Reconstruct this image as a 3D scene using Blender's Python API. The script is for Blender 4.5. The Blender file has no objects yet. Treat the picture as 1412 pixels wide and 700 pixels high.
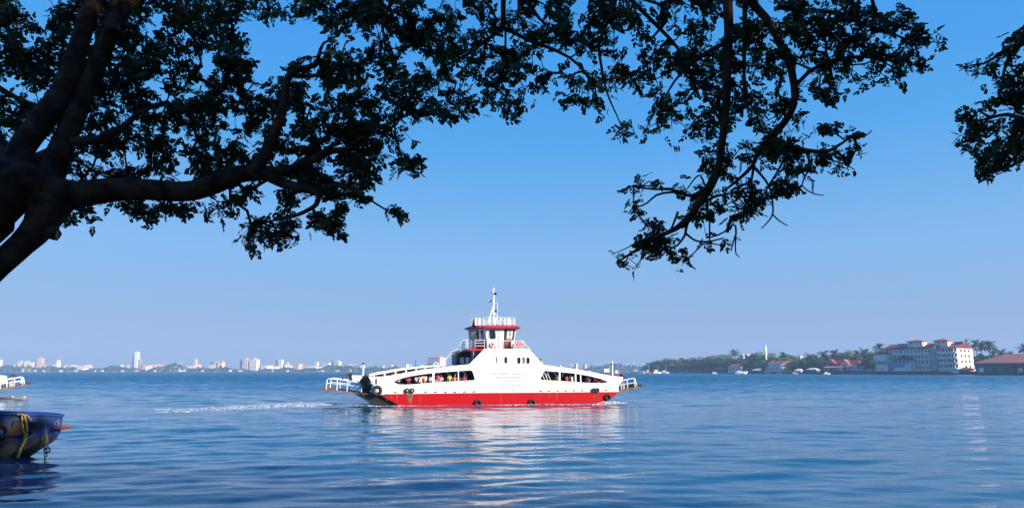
import bpy, bmesh, math, random
import numpy as np
from mathutils import Vector, Matrix, noise
from mathutils.geometry import tessellate_polygon
R = math.radians; PI = math.pi
rnd = random.Random(11)
S = bpy.context.scene
COL = S.collection

# ------------------------------------------------------------------ camera
F = 941.33; H = 3.5; TH = math.atan(161.0 / F)
CT, ST = math.cos(TH), math.sin(TH)
CAM = Vector((0, 0, H))
cam = bpy.data.cameras.new("camera"); cam.lens = 24; cam.sensor_width = 36; cam.sensor_fit = 'HORIZONTAL'
cam.clip_start = 0.1; cam.clip_end = 20000
cob = bpy.data.objects.new("camera", cam); COL.objects.link(cob)
cob.location = CAM; cob.rotation_euler = (PI / 2 + TH, 0, 0)
S.camera = cob

# ------------------------------------------------------------------ light
SUN_EL, SUN_AZ = R(22), R(62)          # azimuth: to the right of straight behind the camera
SUNV = Vector((math.sin(SUN_AZ) * math.cos(SUN_EL), -math.cos(SUN_AZ) * math.cos(SUN_EL), math.sin(SUN_EL)))
W = bpy.data.worlds.new("World"); S.world = W; W.use_nodes = True
nt = W.node_tree; bg = nt.nodes["Background"]
sky = nt.nodes.new("ShaderNodeTexSky"); sky.sky_type = 'NISHITA'; sky.sun_disc = False
sky.sun_elevation = SUN_EL; sky.sun_rotation = math.atan2(SUNV.x, SUNV.y)
sky.air_density = 1.0; sky.dust_density = 0.3; sky.ozone_density = 6; sky.altitude = 0
tcw = nt.nodes.new("ShaderNodeTexCoord"); sepw = nt.nodes.new("ShaderNodeSeparateXYZ"); nt.links.new(tcw.outputs["Generated"], sepw.inputs[0])
rmp = nt.nodes.new("ShaderNodeValToRGB"); nt.links.new(sepw.outputs["Z"], rmp.inputs[0])
def lin(c): return tuple(((x/255+0.055)/1.055)**2.4 for x in c) + (1,)
E = rmp.color_ramp.elements
E[0].position = 0.0; E[0].color = lin((153, 168, 205)); E[1].position = 1.0; E[1].color = lin((22, 92, 190))
for p_, c_ in ((0.055, (150, 173, 213)), (0.163, (132, 185, 238)), (0.317, (80, 170, 243)), (0.46, (60, 160, 243)), (0.7, (38, 125, 220))):
    e_ = E.new(p_); e_.color = lin(c_)
scw = nt.nodes.new("ShaderNodeVectorMath"); scw.operation = 'SCALE'; scw.inputs["Scale"].default_value = 4.95
nt.links.new(rmp.outputs[0], scw.inputs[0])
mxw = nt.nodes.new("ShaderNodeMix"); mxw.data_type = 'RGBA'; mxw.inputs["Factor"].default_value = 0.9
nt.links.new(sky.outputs[0], mxw.inputs["A"]); nt.links.new(scw.outputs[0], mxw.inputs["B"])
nt.links.new(mxw.outputs["Result"], bg.inputs[0])
bg.inputs[1].default_value = 0.098
sl = bpy.data.lights.new("sun", 'SUN'); sl.energy = 5.0; sl.angle = R(0.55); sl.color = (1.0, 0.90, 0.76)
so = bpy.data.objects.new("sun", sl); COL.objects.link(so)
so.rotation_euler = SUNV.to_track_quat('Z', 'Y').to_euler()
S.view_settings.view_transform = 'Standard'; S.view_settings.look = 'None'
S.view_settings.gamma = 1; S.view_settings.use_curve_mapping = False
S.view_settings.exposure = 1.0
S.cycles.use_denoising = True
S.cycles.max_bounces = 6; S.cycles.transparent_max_bounces = 12
S.cycles.volume_bounces = 0
S.cycles.caustics_reflective = False; S.cycles.caustics_refractive = False

# ------------------------------------------------------------------ pixel helpers (used to measure the photo)
def ray(u, v):
    cx = (u - 706) / F; cy = (350 - v) / F
    return Vector((cx, CT - ST * cy, ST + CT * cy))
def at(u, v, Y):
    d = ray(u, v); return CAM + d * (Y / d.y)
def on_water(u, v, z=0.0):
    d = ray(u, v); return CAM + d * ((z - H) / d.z)
def colx(u, Y, v=505):
    return at(u, v, Y).x

# ------------------------------------------------------------------ materials
def mat(name, col, rough=0.6, metal=0.0, nscale=None, namt=0.15, bump=0.0, spec=0.5, col2=None, detail=4, coord='Object', trans=0.0, coat=0.0):
    m = bpy.data.materials.new(name); m.use_nodes = True
    t = m.node_tree; b = t.nodes["Principled BSDF"]
    b.inputs["Roughness"].default_value = rough; b.inputs["Metallic"].default_value = metal
    b.inputs["Base Color"].default_value = (*col, 1)
    b.inputs["Specular IOR Level"].default_value = spec
    if coat: b.inputs["Coat Weight"].default_value = coat
    if nscale:
        tc = t.nodes.new("ShaderNodeTexCoord")
        n = t.nodes.new("ShaderNodeTexNoise"); n.inputs["Scale"].default_value = nscale; n.inputs["Detail"].default_value = detail
        t.links.new(tc.outputs[coord], n.inputs["Vector"])
        r = t.nodes.new("ShaderNodeValToRGB")
        c2 = col2 if col2 else tuple(c * (1 - namt * 2) for c in col)
        c1 = tuple(min(1, c * (1 + namt * 0.5)) for c in col) if not col2 else col
        r.color_ramp.elements[0].position = 0.35; r.color_ramp.elements[0].color = (*c2, 1)
        r.color_ramp.elements[1].position = 0.6; r.color_ramp.elements[1].color = (*c1, 1)
        t.links.new(n.outputs["Fac"], r.inputs[0]); t.links.new(r.outputs[0], b.inputs["Base Color"])
        if bump:
            bp = t.nodes.new("ShaderNodeBump"); bp.inputs["Strength"].default_value = bump; bp.inputs["Distance"].default_value = 0.05
            t.links.new(n.outputs["Fac"], bp.inputs["Height"]); t.links.new(bp.outputs[0], b.inputs["Normal"])
    return m

def leafmat(name, c1, c2, scale=0.6, rough=0.5, trans=0.25):
    m = mat(name, c1, rough, nscale=scale, col2=c2, detail=2)
    t = m.node_tree; b = t.nodes["Principled BSDF"]; o = t.nodes["Material Output"]
    tr = t.nodes.new("ShaderNodeBsdfTranslucent"); mx = t.nodes.new("ShaderNodeMixShader"); mx.inputs[0].default_value = trans
    src = b.inputs["Base Color"].links[0].from_socket
    t.links.new(src, tr.inputs[0]); t.links.new(b.outputs[0], mx.inputs[1]); t.links.new(tr.outputs[0], mx.inputs[2])
    t.links.new(mx.outputs[0], o.inputs[0]); return m

def streaky(name, base, streak, amount=0.5, rough=0.4, sx=1.2, sz=0.12):
    """paint with vertical rust/dirt streaks and small chips"""
    m = bpy.data.materials.new(name); m.use_nodes = True
    t = m.node_tree; b = t.nodes["Principled BSDF"]; b.inputs["Roughness"].default_value = rough
    tc = t.nodes.new("ShaderNodeTexCoord"); mp = t.nodes.new("ShaderNodeMapping")
    mp.inputs["Scale"].default_value = (sx, sx, sz); t.links.new(tc.outputs["Object"], mp.inputs[0])
    n = t.nodes.new("ShaderNodeTexNoise"); n.inputs["Scale"].default_value = 3.0; n.inputs["Detail"].default_value = 8; n.inputs["Roughness"].default_value = 0.7
    t.links.new(mp.outputs[0], n.inputs["Vector"])
    n2 = t.nodes.new("ShaderNodeTexNoise"); n2.inputs["Scale"].default_value = 1.1; n2.inputs["Detail"].default_value = 6
    t.links.new(tc.outputs["Object"], n2.inputs["Vector"])
    mu = t.nodes.new("ShaderNodeMath"); mu.operation = 'MULTIPLY'; t.links.new(n.outputs["Fac"], mu.inputs[0]); t.links.new(n2.outputs["Fac"], mu.inputs[1])
    r = t.nodes.new("ShaderNodeValToRGB"); e = r.color_ramp.elements
    e[0].position = 0.34 - 0.12 * amount + 0.02; e[0].color = (0, 0, 0, 1); e[1].position = 0.50 - 0.06 * amount; e[1].color = (1, 1, 1, 1)
    t.links.new(mu.outputs[0], r.inputs[0])
    mx = t.nodes.new("ShaderNodeMix"); mx.data_type = 'RGBA'
    mx.inputs["A"].default_value = (*base, 1); mx.inputs["B"].default_value = (*streak, 1)
    sc = t.nodes.new("ShaderNodeMath"); sc.operation = 'MULTIPLY'; sc.inputs[1].default_value = amount
    t.links.new(r.outputs[0], sc.inputs[0]); t.links.new(sc.outputs[0], mx.inputs["Factor"])
    t.links.new(mx.outputs["Result"], b.inputs["Base Color"])
    return m

M = {}
M['white'] = streaky('white_ship_paint', (0.80, 0.79, 0.76), (0.45, 0.33, 0.24), 0.30, 0.35)
M['whitem'] = mat('white_metal', (0.80, 0.80, 0.78), 0.4)
M['red'] = streaky('red_hull_paint', (0.42, 0.002, 0.005), (0.20, 0.05, 0.03), 0.4, 0.7)
M['red'].node_tree.nodes['Principled BSDF'].inputs['Specular IOR Level'].default_value = 0.15
M['redroof'] = mat('red_roof_paint', (0.45, 0.008, 0.015), 0.4, nscale=3, namt=0.1)
M['black'] = mat('black_bottom_paint', (0.012, 0.012, 0.014), 0.5, nscale=4, namt=0.2)
M['rubber'] = mat('tyre_rubber', (0.015, 0.014, 0.013), 0.75, nscale=12, namt=0.2)
M['hub'] = mat('hub_rope', (0.50, 0.44, 0.34), 0.7)
M['rust'] = mat('rusty_steel', (0.24, 0.11, 0.05), 0.8, nscale=3, col2=(0.10, 0.05, 0.03))
M['deck'] = mat('steel_deck', (0.16, 0.12, 0.10), 0.8, nscale=2, col2=(0.10, 0.06, 0.05))
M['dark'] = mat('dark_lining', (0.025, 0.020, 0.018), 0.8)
M['grey'] = mat('grey_panel', (0.30, 0.32, 0.34), 0.5)
M['glass'] = mat('window_glass', (0.02, 0.03, 0.035), 0.05, spec=0.8)
M['paleglass'] = mat('pale_window_glass', (0.20, 0.30, 0.33), 0.08, spec=0.8)
M['letter'] = mat('faded_lettering', (0.20, 0.20, 0.22), 0.6)
M['brown'] = mat('brown_door', (0.20, 0.07, 0.05), 0.5)
M['orange'] = mat('life_ring_orange', (0.75, 0.10, 0.03), 0.5)
M['yellow'] = mat('yellow_rope', (0.55, 0.33, 0.03), 0.8, nscale=30, namt=0.3)
M['chain'] = mat('chain_iron', (0.03, 0.025, 0.02), 0.6, metal=0.4)
M['skin'] = mat('skin', (0.20, 0.10, 0.06), 0.6)
M['hair'] = mat('hair', (0.01, 0.008, 0.007), 0.5)

# ------------------------------------------------------------------ mesh builder
class MB:
    def __init__(s): s.v = []; s.f = []; s.m = []; s.cm = 0
    def add(s, vs, fs):
        o = len(s.v); s.v += [tuple(p) for p in vs]; s.f += [tuple(i + o for i in f) for f in fs]; s.m += [s.cm] * len(fs)
    def box(s, x0, x1, y0, y1, z0, z1):
        s.add([(x0,y0,z0),(x1,y0,z0),(x1,y1,z0),(x0,y1,z0),(x0,y0,z1),(x1,y0,z1),(x1,y1,z1),(x0,y1,z1)],
              [(0,3,2,1),(4,5,6,7),(0,1,5,4),(1,2,6,5),(2,3,7,6),(3,0,4,7)]); return s
    def tube(s, pts, r, n=8, cap=True):
        pts = [Vector(p) for p in pts]; k = len(pts)
        rs = list(r) if isinstance(r, (list, tuple)) else [r] * k
        up = None; vs = []
        for i, p in enumerate(pts):
            d = (pts[min(i+1, k-1)] - pts[max(i-1, 0)])
            if d.length < 1e-9: d = Vector((0, 0, 1))
            d.normalize()
            if up is None:
                up = Vector((0, 0, 1)) if abs(d.z) < 0.9 else Vector((1, 0, 0))
            a = d.cross(up)
            if a.length < 1e-6: a = d.orthogonal()
            a.normalize(); b = d.cross(a); b.normalize(); up = -b if b.dot(up) < 0 else b
            up = a.cross(d)
            for j in range(n):
                t = 2 * PI * j / n; vs.append(p + (a * math.cos(t) + up * math.sin(t)) * rs[i])
        fs = [(i*n+j, i*n+(j+1) % n, (i+1)*n+(j+1) % n, (i+1)*n+j) for i in range(k-1) for j in range(n)]
        if cap: fs += [tuple(range(n))[::-1], tuple((k-1)*n+j for j in range(n))]
        s.add(vs, fs); return s
    def ring(s, c, ax, Rr, r, n=20, k=8, arc=(0, 2*PI)):
        c = Vector(c); ax = Vector(ax).normalized(); a = ax.orthogonal().normalized()
        if abs(ax.z) < 0.9: a = Vector((0,0,1)).cross(ax).normalized()
        b = ax.cross(a); full = abs(arc[1]-arc[0]-2*PI) < 1e-6
        m = n if full else n + 1; vs = []
        for i in range(m):
            t = arc[0] + (arc[1]-arc[0]) * i / n; d = a*math.cos(t)+b*math.sin(t)
            for j in range(k):
                q = 2*PI*j/k; vs.append(c + d*(Rr + r*math.cos(q)) + ax*(r*math.sin(q)))
        fs = [((i % m)*k+j, ((i+1) % m)*k+j, ((i+1) % m)*k+(j+1) % k, (i % m)*k+(j+1) % k) for i in range(n) for j in range(k)]
        s.add(vs, fs); return s
    def prism(s, loops, f3, off):
        """loops of 2d points (first outer, rest holes); f3 maps 2d->3d; off = thickness vector"""
        off = Vector(off); P = [[Vector((a[0], a[1], 0)) for a in l] for l in loops]
        tri = tessellate_polygon(P); flat = [q for l in loops for q in l]
        A = [Vector(f3(*q)) for q in flat]; B = [p + off for p in A]; n = len(A)
        fs = [tuple(t) for t in tri] + [tuple(n + i for i in t[::-1]) for t in tri]; o = 0
        for l in loops:
            k = len(l)
            for i in range(k): a, b = o+i, o+(i+1) % k; fs.append((a, b, n+b, n+a))
            o += k
        s.add(A + B, fs); return s
    def loft(s, rings, capa=True, capb=True):
        n = len(rings[0]); vs = [p for r in rings for p in r]
        fs = [(i*n+j, i*n+(j+1) % n, (i+1)*n+(j+1) % n, (i+1)*n+j) for i in range(len(rings)-1) for j in range(n)]
        if capa: fs.append(tuple(range(n))[::-1])
        if capb: fs.append(tuple((len(rings)-1)*n+j for j in range(n)))
        s.add(vs, fs); return s
    def ball(s, c, r, n=10, k=7):
        c = Vector(c); r = (r, r, r) if not hasattr(r, '__len__') else r
        vs = [c + Vector((0, 0, -r[2]))]
        for i in range(1, k):
            p = -PI/2 + PI*i/k
            for j in range(n): t = 2*PI*j/n; vs.append(c + Vector((r[0]*math.cos(p)*math.cos(t), r[1]*math.cos(p)*math.sin(t), r[2]*math.sin(p))))
        vs.append(c + Vector((0, 0, r[2]))); fs = [(0, 1+(j+1) % n, 1+j) for j in range(n)]
        for i in range(k-2):
            for j in range(n): fs.append((1+i*n+j, 1+i*n+(j+1) % n, 1+(i+1)*n+(j+1) % n, 1+(i+1)*n+j))
        l = len(vs)-1; fs += [(l, 1+(k-2)*n+j, 1+(k-2)*n+(j+1) % n) for j in range(n)]
        s.add(vs, fs); return s
    def build(s, name, m, parent=None, smooth=False, fix=True, bevel=0):
        me = bpy.data.meshes.new(name); me.from_pydata(s.v, [], s.f)
        ms = m if isinstance(m, (list, tuple)) else [m]
        for q in ms: me.materials.append(q)
        if len(ms) > 1: me.polygons.foreach_set('material_index', s.m)
        if fix:
            bm = bmesh.new(); bm.from_mesh(me); bmesh.ops.recalc_face_normals(bm, faces=bm.faces); bm.to_mesh(me); bm.free()
        if smooth:
            me.polygons.foreach_set('use_smooth', [True]*len(me.polygons))
        me.update()
        o = bpy.data.objects.new(name, me); COL.objects.link(o)
        if parent is not None: o.parent = parent
        if bevel:
            b = o.modifiers.new('b', 'BEVEL'); b.width = bevel; b.segments = 2; b.limit_method = 'ANGLE'
        return o

def fastmesh(name, verts, faces, m, parent=None, smooth=False):
    """verts (N,3) array; faces (K,n) array of equal-size polygons"""
    me = bpy.data.meshes.new(name); n = faces.shape[1]; k = faces.shape[0]
    me.vertices.add(len(verts)); me.vertices.foreach_set('co', np.asarray(verts, dtype=np.float32).ravel())
    me.loops.add(k*n); me.loops.foreach_set('vertex_index', faces.astype(np.int32).ravel())
    me.polygons.add(k); me.polygons.foreach_set('loop_start', np.arange(0, k*n, n, dtype=np.int32))
    me.polygons.foreach_set('loop_total', np.full(k, n, dtype=np.int32))
    me.materials.append(m); me.update(calc_edges=True)
    if smooth: me.polygons.foreach_set('use_smooth', [True]*k)
    me.validate()
    o = bpy.data.objects.new(name, me); COL.objects.link(o)
    if parent is not None: o.parent = parent
    return o

def tag(o, label=None, cat=None, group=None, kind=None):
    if label: o['label'] = label
    if cat: o['category'] = cat
    if group: o['group'] = group
    if kind: o['kind'] = kind
    return o
def empty(name, loc=(0,0,0), rz=0, label=None, cat=None, group=None):
    o = bpy.data.objects.new(name, None); COL.objects.link(o); o.location = loc; o.rotation_euler = (0, 0, rz)
    o.empty_display_size = 0.3
    return tag(o, label, cat, group)
def copy_tree(o, parent=None):
    c = o.copy(); COL.objects.link(c)
    if parent is not None: c.parent = parent
    for ch in [x for x in COL.objects if x.parent == o]: copy_tree(ch, c)
    return c
# ================================================================== setting: water, land, haze
CHOP = 1.3; CHOP_BIAS = 0.20
def water_mat():
    m = bpy.data.materials.new('harbour_water'); m.use_nodes = True; t = m.node_tree; b = t.nodes["Principled BSDF"]
    b.inputs["Base Color"].default_value = (0.006, 0.066, 0.140, 1); b.inputs["IOR"].default_value = 1.33
    g = t.nodes.new("ShaderNodeNewGeometry")
    sep = t.nodes.new("ShaderNodeSeparateXYZ"); t.links.new(g.outputs["Position"], sep.inputs[0])
    mr = t.nodes.new("ShaderNodeMapRange"); mr.inputs["From Min"].default_value = 40; mr.inputs["From Max"].default_value = 500
    mr.inputs["To Min"].default_value = 0.015; mr.inputs["To Max"].default_value = 0.12
    t.links.new(sep.outputs["Y"], mr.inputs["Value"]); t.links.new(mr.outputs[0], b.inputs["Roughness"])
    def layer(sx, sy, rot, det, rough=0.55, dist=0.0):
        mp = t.nodes.new("ShaderNodeMapping"); mp.inputs["Scale"].default_value = (sx, sy, 1); mp.inputs["Rotation"].default_value = (0, 0, R(rot))
        t.links.new(g.outputs["Position"], mp.inputs[0])
        n = t.nodes.new("ShaderNodeTexNoise"); n.inputs["Scale"].default_value = 1; n.inputs["Detail"].default_value = det
        n.inputs["Roughness"].default_value = rough; n.inputs["Distortion"].default_value = dist
        t.links.new(mp.outputs[0], n.inputs["Vector"]); return n.outputs["Fac"]
    def mul(a, k):
        q = t.nodes.new("ShaderNodeMath"); q.operation = 'MULTIPLY'; t.links.new(a, q.inputs[0])
        if isinstance(k, float): q.inputs[1].default_value = k
        else: t.links.new(k, q.inputs[1])
        return q.outputs[0]
    def add(a, b_):
        q = t.nodes.new("ShaderNodeMath"); q.operation = 'ADD'; t.links.new(a, q.inputs[0]); t.links.new(b_, q.inputs[1]); return q.outputs[0]
    mid = mul(layer(1.1, 3.2, -8, 2, dist=0.4), 0.014)
    fine = mul(layer(3.0, 7.0, 4, 3), 0.005)
    patch = layer(0.02, 0.05, 0, 2)
    pr = t.nodes.new("ShaderNodeMapRange"); pr.inputs["From Min"].default_value = 0.38; pr.inputs["From Max"].default_value = 0.62
    pr.inputs["To Min"].default_value = 0.55; pr.inputs["To Max"].default_value = 1.3; t.links.new(patch, pr.inputs[0])
    hgt = mul(add(mid, fine), pr.outputs[0])
    bp = t.nodes.new("ShaderNodeBump"); bp.inputs["Distance"].default_value = 1.0; bp.inputs["Strength"].default_value = 1.0
    t.links.new(hgt, bp.inputs["Height"])
    # wind chop that is too fine to resolve far out: tilts the facets, steeper towards open water
    mp = t.nodes.new("ShaderNodeMapping"); mp.inputs["Scale"].default_value = (0.35, 0.9, 1); t.links.new(g.outputs["Position"], mp.inputs[0])
    nn = t.nodes.new("ShaderNodeTexNoise"); nn.inputs["Scale"].default_value = 1.0; nn.inputs["Detail"].default_value = 3; t.links.new(mp.outputs[0], nn.inputs["Vector"])
    sb = t.nodes.new("ShaderNodeVectorMath"); sb.operation = 'SUBTRACT'; sb.inputs[1].default_value = (0.5, 0.5 + CHOP_BIAS, 0.5); t.links.new(nn.outputs["Color"], sb.inputs[0])
    ml = t.nodes.new("ShaderNodeVectorMath"); ml.operation = 'MULTIPLY'; ml.inputs[1].default_value = (0.35, 1.0, 0); t.links.new(sb.outputs[0], ml.inputs[0])
    am = t.nodes.new("ShaderNodeMapRange"); am.inputs["From Min"].default_value = 90; am.inputs["From Max"].default_value = 300
    am.inputs["To Min"].default_value = 0.0; am.inputs["To Max"].default_value = CHOP; t.links.new(sep.outputs["Y"], am.inputs[0])
    am2 = t.nodes.new("ShaderNodeMath"); am2.operation = 'POWER'; am2.inputs[1].default_value = 0.8; t.links.new(am.outputs[0], am2.inputs[0])
    scl = t.nodes.new("ShaderNodeVectorMath"); scl.operation = 'SCALE'; t.links.new(ml.outputs[0], scl.inputs[0]); t.links.new(am2.outputs[0], scl.inputs["Scale"])
    ad = t.nodes.new("ShaderNodeVectorMath"); ad.operation = 'ADD'; t.links.new(bp.outputs[0], ad.inputs[0]); t.links.new(scl.outputs[0], ad.inputs[1])
    nm = t.nodes.new("ShaderNodeVectorMath"); nm.operation = 'NORMALIZE'; t.links.new(ad.outputs[0], nm.inputs[0])
    t.links.new(nm.outputs[0], b.inputs["Normal"])
    return m
M['water'] = water_mat()
RMS_SLOPE = 0.058
def wave_table():
    r = np.random.RandomState(42); n = 84; lam = 0.45*(18/0.45)**(np.arange(n)/(n-1.0)); lam *= r.uniform(.95, 1.05, n)
    wgt = np.exp(-((np.log(lam)-np.log(1.7))/1.05)**2); th = r.normal(0, R(30), n) + R(-8); sl = RMS_SLOPE*np.sqrt(2*wgt/wgt.sum())
    return 2*PI/lam*np.sin(th), 2*PI/lam*np.cos(th), sl*lam/(2*PI), r.uniform(0, 2*PI, n), lam
KX, KY, AM, PH, LAM = wave_table()
def wave_z(x, y, cell):
    """sea surface height; waves shorter than the grid can carry are left out, wind patches modulate the rest"""
    z = np.zeros_like(x); patch = 1 + .38*np.sin(x*.045+np.sin(y*.06)*1.7+1)*np.sin(y*.075+np.sin(x*.03)*2) + .18*np.sin(x*.13+y*.05)*np.sin(y*.21+2)
    for kx, ky, a, p, l in zip(KX, KY, AM, PH, LAM):
        k = min(1.0, max(0.0, (l/cell-2.6)/2)); 
        if k > 0: z += k*a*np.sin(kx*x + ky*y + p)
    return z*patch
def water_sheet():
    V = []; Fa = []; o = 0
    for (xa, xb, ya, yb, dx, dy) in ((-62, 62, 6.0, 60, .26, .125), (-140, 140, 60, 160, .60, .27), (-380, 380, 160, 440, 1.9, .75)):
        nx = int((xb-xa)/dx)+1; ny = int((yb-ya)/dy)+1
        X, Y = np.meshgrid(np.linspace(xa, xb, nx), np.linspace(ya, yb, ny)); Z = wave_z(X, Y, dy)
        edge = np.minimum(1, np.minimum(X-xa, xb-X)/6)
        if yb > 400: edge = np.minimum(edge, np.minimum(1, (yb-Y)/40))
        Z = Z*edge
        V.append(np.stack([X, Y, Z], -1).reshape(-1, 3)); i = np.arange(ny-1)[:, None]*nx + np.arange(nx-1)[None, :] + o
        Fa.append(np.stack([i, i+1, i+nx+1, i+nx], -1).reshape(-1, 4)); o += nx*ny
    def quad(x0, y0, x1, y1, z=0.0):
        nonlocal o
        V.append(np.array([(x0,y0,z),(x1,y0,z),(x1,y1,z),(x0,y1,z)], float)); Fa.append(np.array([[o,o+1,o+2,o+3]])); o += 4
    quad(-3000, 440, 3000, 3500); quad(-3000, -55, -380, 440); quad(380, -55, 3000, 440)
    quad(-380, -55, 380, 6.0, -.02); quad(-380, 6, -62, 60); quad(62, 6, 380, 60); quad(-380, 60, -140, 160); quad(140, 60, 380, 160)
    quad(-380, 6.0, 380, 440, -.6)
    return fastmesh('water', np.concatenate(V), np.concatenate(Fa), M['water'], smooth=True)
tag(water_sheet(), kind='structure')

M['bank'] = mat('trodden_earth', (0.20, 0.15, 0.10), 0.95, nscale=1.5, col2=(0.12, 0.10, 0.07), bump=0.4)
g = MB(); g.box(-60, 60, -54, 6.3, -1.2, 1.7)
tag(g.build('ground', M['bank']), kind='structure')

M['land'] = mat('far_land', (0.08, 0.10, 0.06), 0.95, nscale=0.02, col2=(0.14, 0.13, 0.10))
g = MB(); g.box(-2950, 2950, 2450, 3490, -1.2, 0.9)
tag(g.build('far_land', M['land']), kind='structure')
SHORE = [(882,1230),(905,1150),(950,1050),(1050,850),(1150,720),(1250,650),(1412,600),(1750,520)]
pts = [on_water(u, 520) for u, _ in SHORE]
shore_xy = [(colx(u, Y, 514), Y) for u, Y in SHORE]
poly = shore_xy + [(shore_xy[-1][0]+500, 900), (shore_xy[-1][0]+400, 1600), (shore_xy[0][0]+250, 1600), (shore_xy[0][0]+30, 1330)]
M['quay'] = mat('quay_stone', (0.10, 0.095, 0.085), 0.9, nscale=0.3, col2=(0.05, 0.05, 0.045))
g = MB(); g.prism([poly], lambda x, y: (x, y, -1.2), (0, 0, 3.4))
tag(g.build('shore_land', M['quay']), kind='structure')
def shoreY(u):
    for (a, ya), (b, yb) in zip(SHORE, SHORE[1:]):
        if a <= u <= b: return ya + (yb-ya)*(u-a)/(b-a)
    return SHORE[0][1] if u < SHORE[0][0] else SHORE[-1][1]

hz = MB(); hz.box(-3010, 3010, -58, 3510, -2.2, 130)
m = bpy.data.materials.new('haze_air'); m.use_nodes = True; t = m.node_tree
for n_ in list(t.nodes):
    if n_.type == 'BSDF_PRINCIPLED': t.nodes.remove(n_)
pv = t.nodes.new("ShaderNodeVolumePrincipled"); pv.inputs["Color"].default_value = (0.42, 0.66, 1.0, 1)
pv.inputs["Density"].default_value = 0.0002; pv.inputs["Anisotropy"].default_value = 0.0
t.links.new(pv.outputs[0], t.nodes["Material Output"].inputs["Volume"])

HAZE = tag(hz.build('haze', m), kind='stuff')
# ================================================================== ferry
B = 8.0; PSI = R(11)
W0 = on_water(690, 557)
AX = Vector((math.cos(PSI), math.sin(PSI), 0)); AC = Vector((-math.sin(PSI), math.cos(PSI), 0))
FO = W0 + AC * (B / 2)
CL = Matrix.Rotation(-PSI, 3, 'Z') @ (CAM - FO); RZ = Matrix.Rotation(-PSI, 3, 'Z')
def fp(u, v, yc=-B/2):
    d = RZ @ ray(u, v); t = (yc - CL.y) / d.y; return (CL.x + t*d.x, CL.z + t*d.z)
def fl(l, yc=-B/2): return [fp(u, v, yc) for u, v in l]
def pmap(yc): return lambda x, z: (x, yc, z)
def fx(u, v=530, yc=-B/2): return fp(u, v, yc)[0]
def fz(v, u=690, yc=-B/2): return fp(u, v, yc)[1]

def ellipse(cx, cz, rx, rz, n=14): return [(cx+rx*math.cos(2*PI*i/n), cz+rz*math.sin(2*PI*i/n)) for i in range(n)]
def rrect(x0, x1, z0, z1, r=0.08, k=3):
    out = []
    for cx, cz, a0 in ((x1-r, z1-r, 0), (x0+r, z1-r, 90), (x0+r, z0+r, 180), (x1-r, z0+r, 270)):
        for i in range(k+1): a = R(a0 + 90*i/k); out.append((cx+r*math.cos(a), cz+r*math.sin(a)))
    return out
def text_obj(s, size, loc, parent, m, width=None, name='lettering', rot=(PI/2, 0, 0)):
    cu = bpy.data.curves.new(name, 'FONT'); cu.body = s; cu.size = size; cu.align_x = 'CENTER'; cu.align_y = 'CENTER'; cu.extrude = 0.004
    o = bpy.data.objects.new(name + '_tmp', cu); COL.objects.link(o)
    bpy.context.view_layer.update()
    me = bpy.data.meshes.new_from_object(o.evaluated_get(bpy.context.evaluated_depsgraph_get()))
    bpy.data.objects.remove(o); me.materials.clear(); me.materials.append(m)
    k = 1.0
    if width:
        xs = [v.co.x for v in me.vertices]; k = width / max(1e-6, max(xs) - min(xs))
    o = bpy.data.objects.new(name, me); COL.objects.link(o); o.location = loc; o.rotation_euler = rot; o.scale = (k, 1, 1)
    if parent is not None: o.parent = parent
    return o

OUT = [(508,518.9),(511,524),(515,530),(519,538),(521,545),(523,544),(530,543.0),(655,541.3),(765,540.6),(853,540),
       (853,530.7),(855,528),(858.9,525),(858.9,519.3),(844,517.8),(827,514.7),(813,511.9),(795,508.4),(774,505.6),(758,503.8),(748.7,502),
       (729.4,480.5),(668,480.5),(647,501.8),(626,503.8),(605,506.6),(583.6,508.7),(562,513),(541,517),(530,518.7)]
WINL = [(543,526.5),(548,523),(555,521),(565,518.5),(580,516),(594,514.3),(610,512.8),(630,511.4),(649,510.1),(651.5,511.5),(655,522.3),(653,523.8),(625,525.2),(600,526.7),(575,529),(560,529.8),(549,529.5)]
WINR = [(751,510.8),(768.6,512.2),(792.6,514.5),(813,518),(829,522),(838,525.6),(837,527),(831.5,527.9),(808.6,527.3),(785.7,525.6),(747,523.3),(745.5,521.3)]
def win_rr(u, v, w, h): 
    x, z = fp(u, v); s = 1/13.05; return rrect(x-w*s/2, x+w*s/2, z-h*s/2, z+h*s/2, 0.45*w*s)
SMALL = [win_rr(683.9,496.2,3.8,9), win_rr(697.4,496.2,4.2,9.2), win_rr(715.4,496.8,5,9), win_rr(721.6,496.8,4.4,9), win_rr(728,496.8,5,9)]
ZRED = fz(541.5)
ZB = fz(480.5)        # bridge deck level
ZD = ZRED + 0.35      # side deck level for passengers

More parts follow.
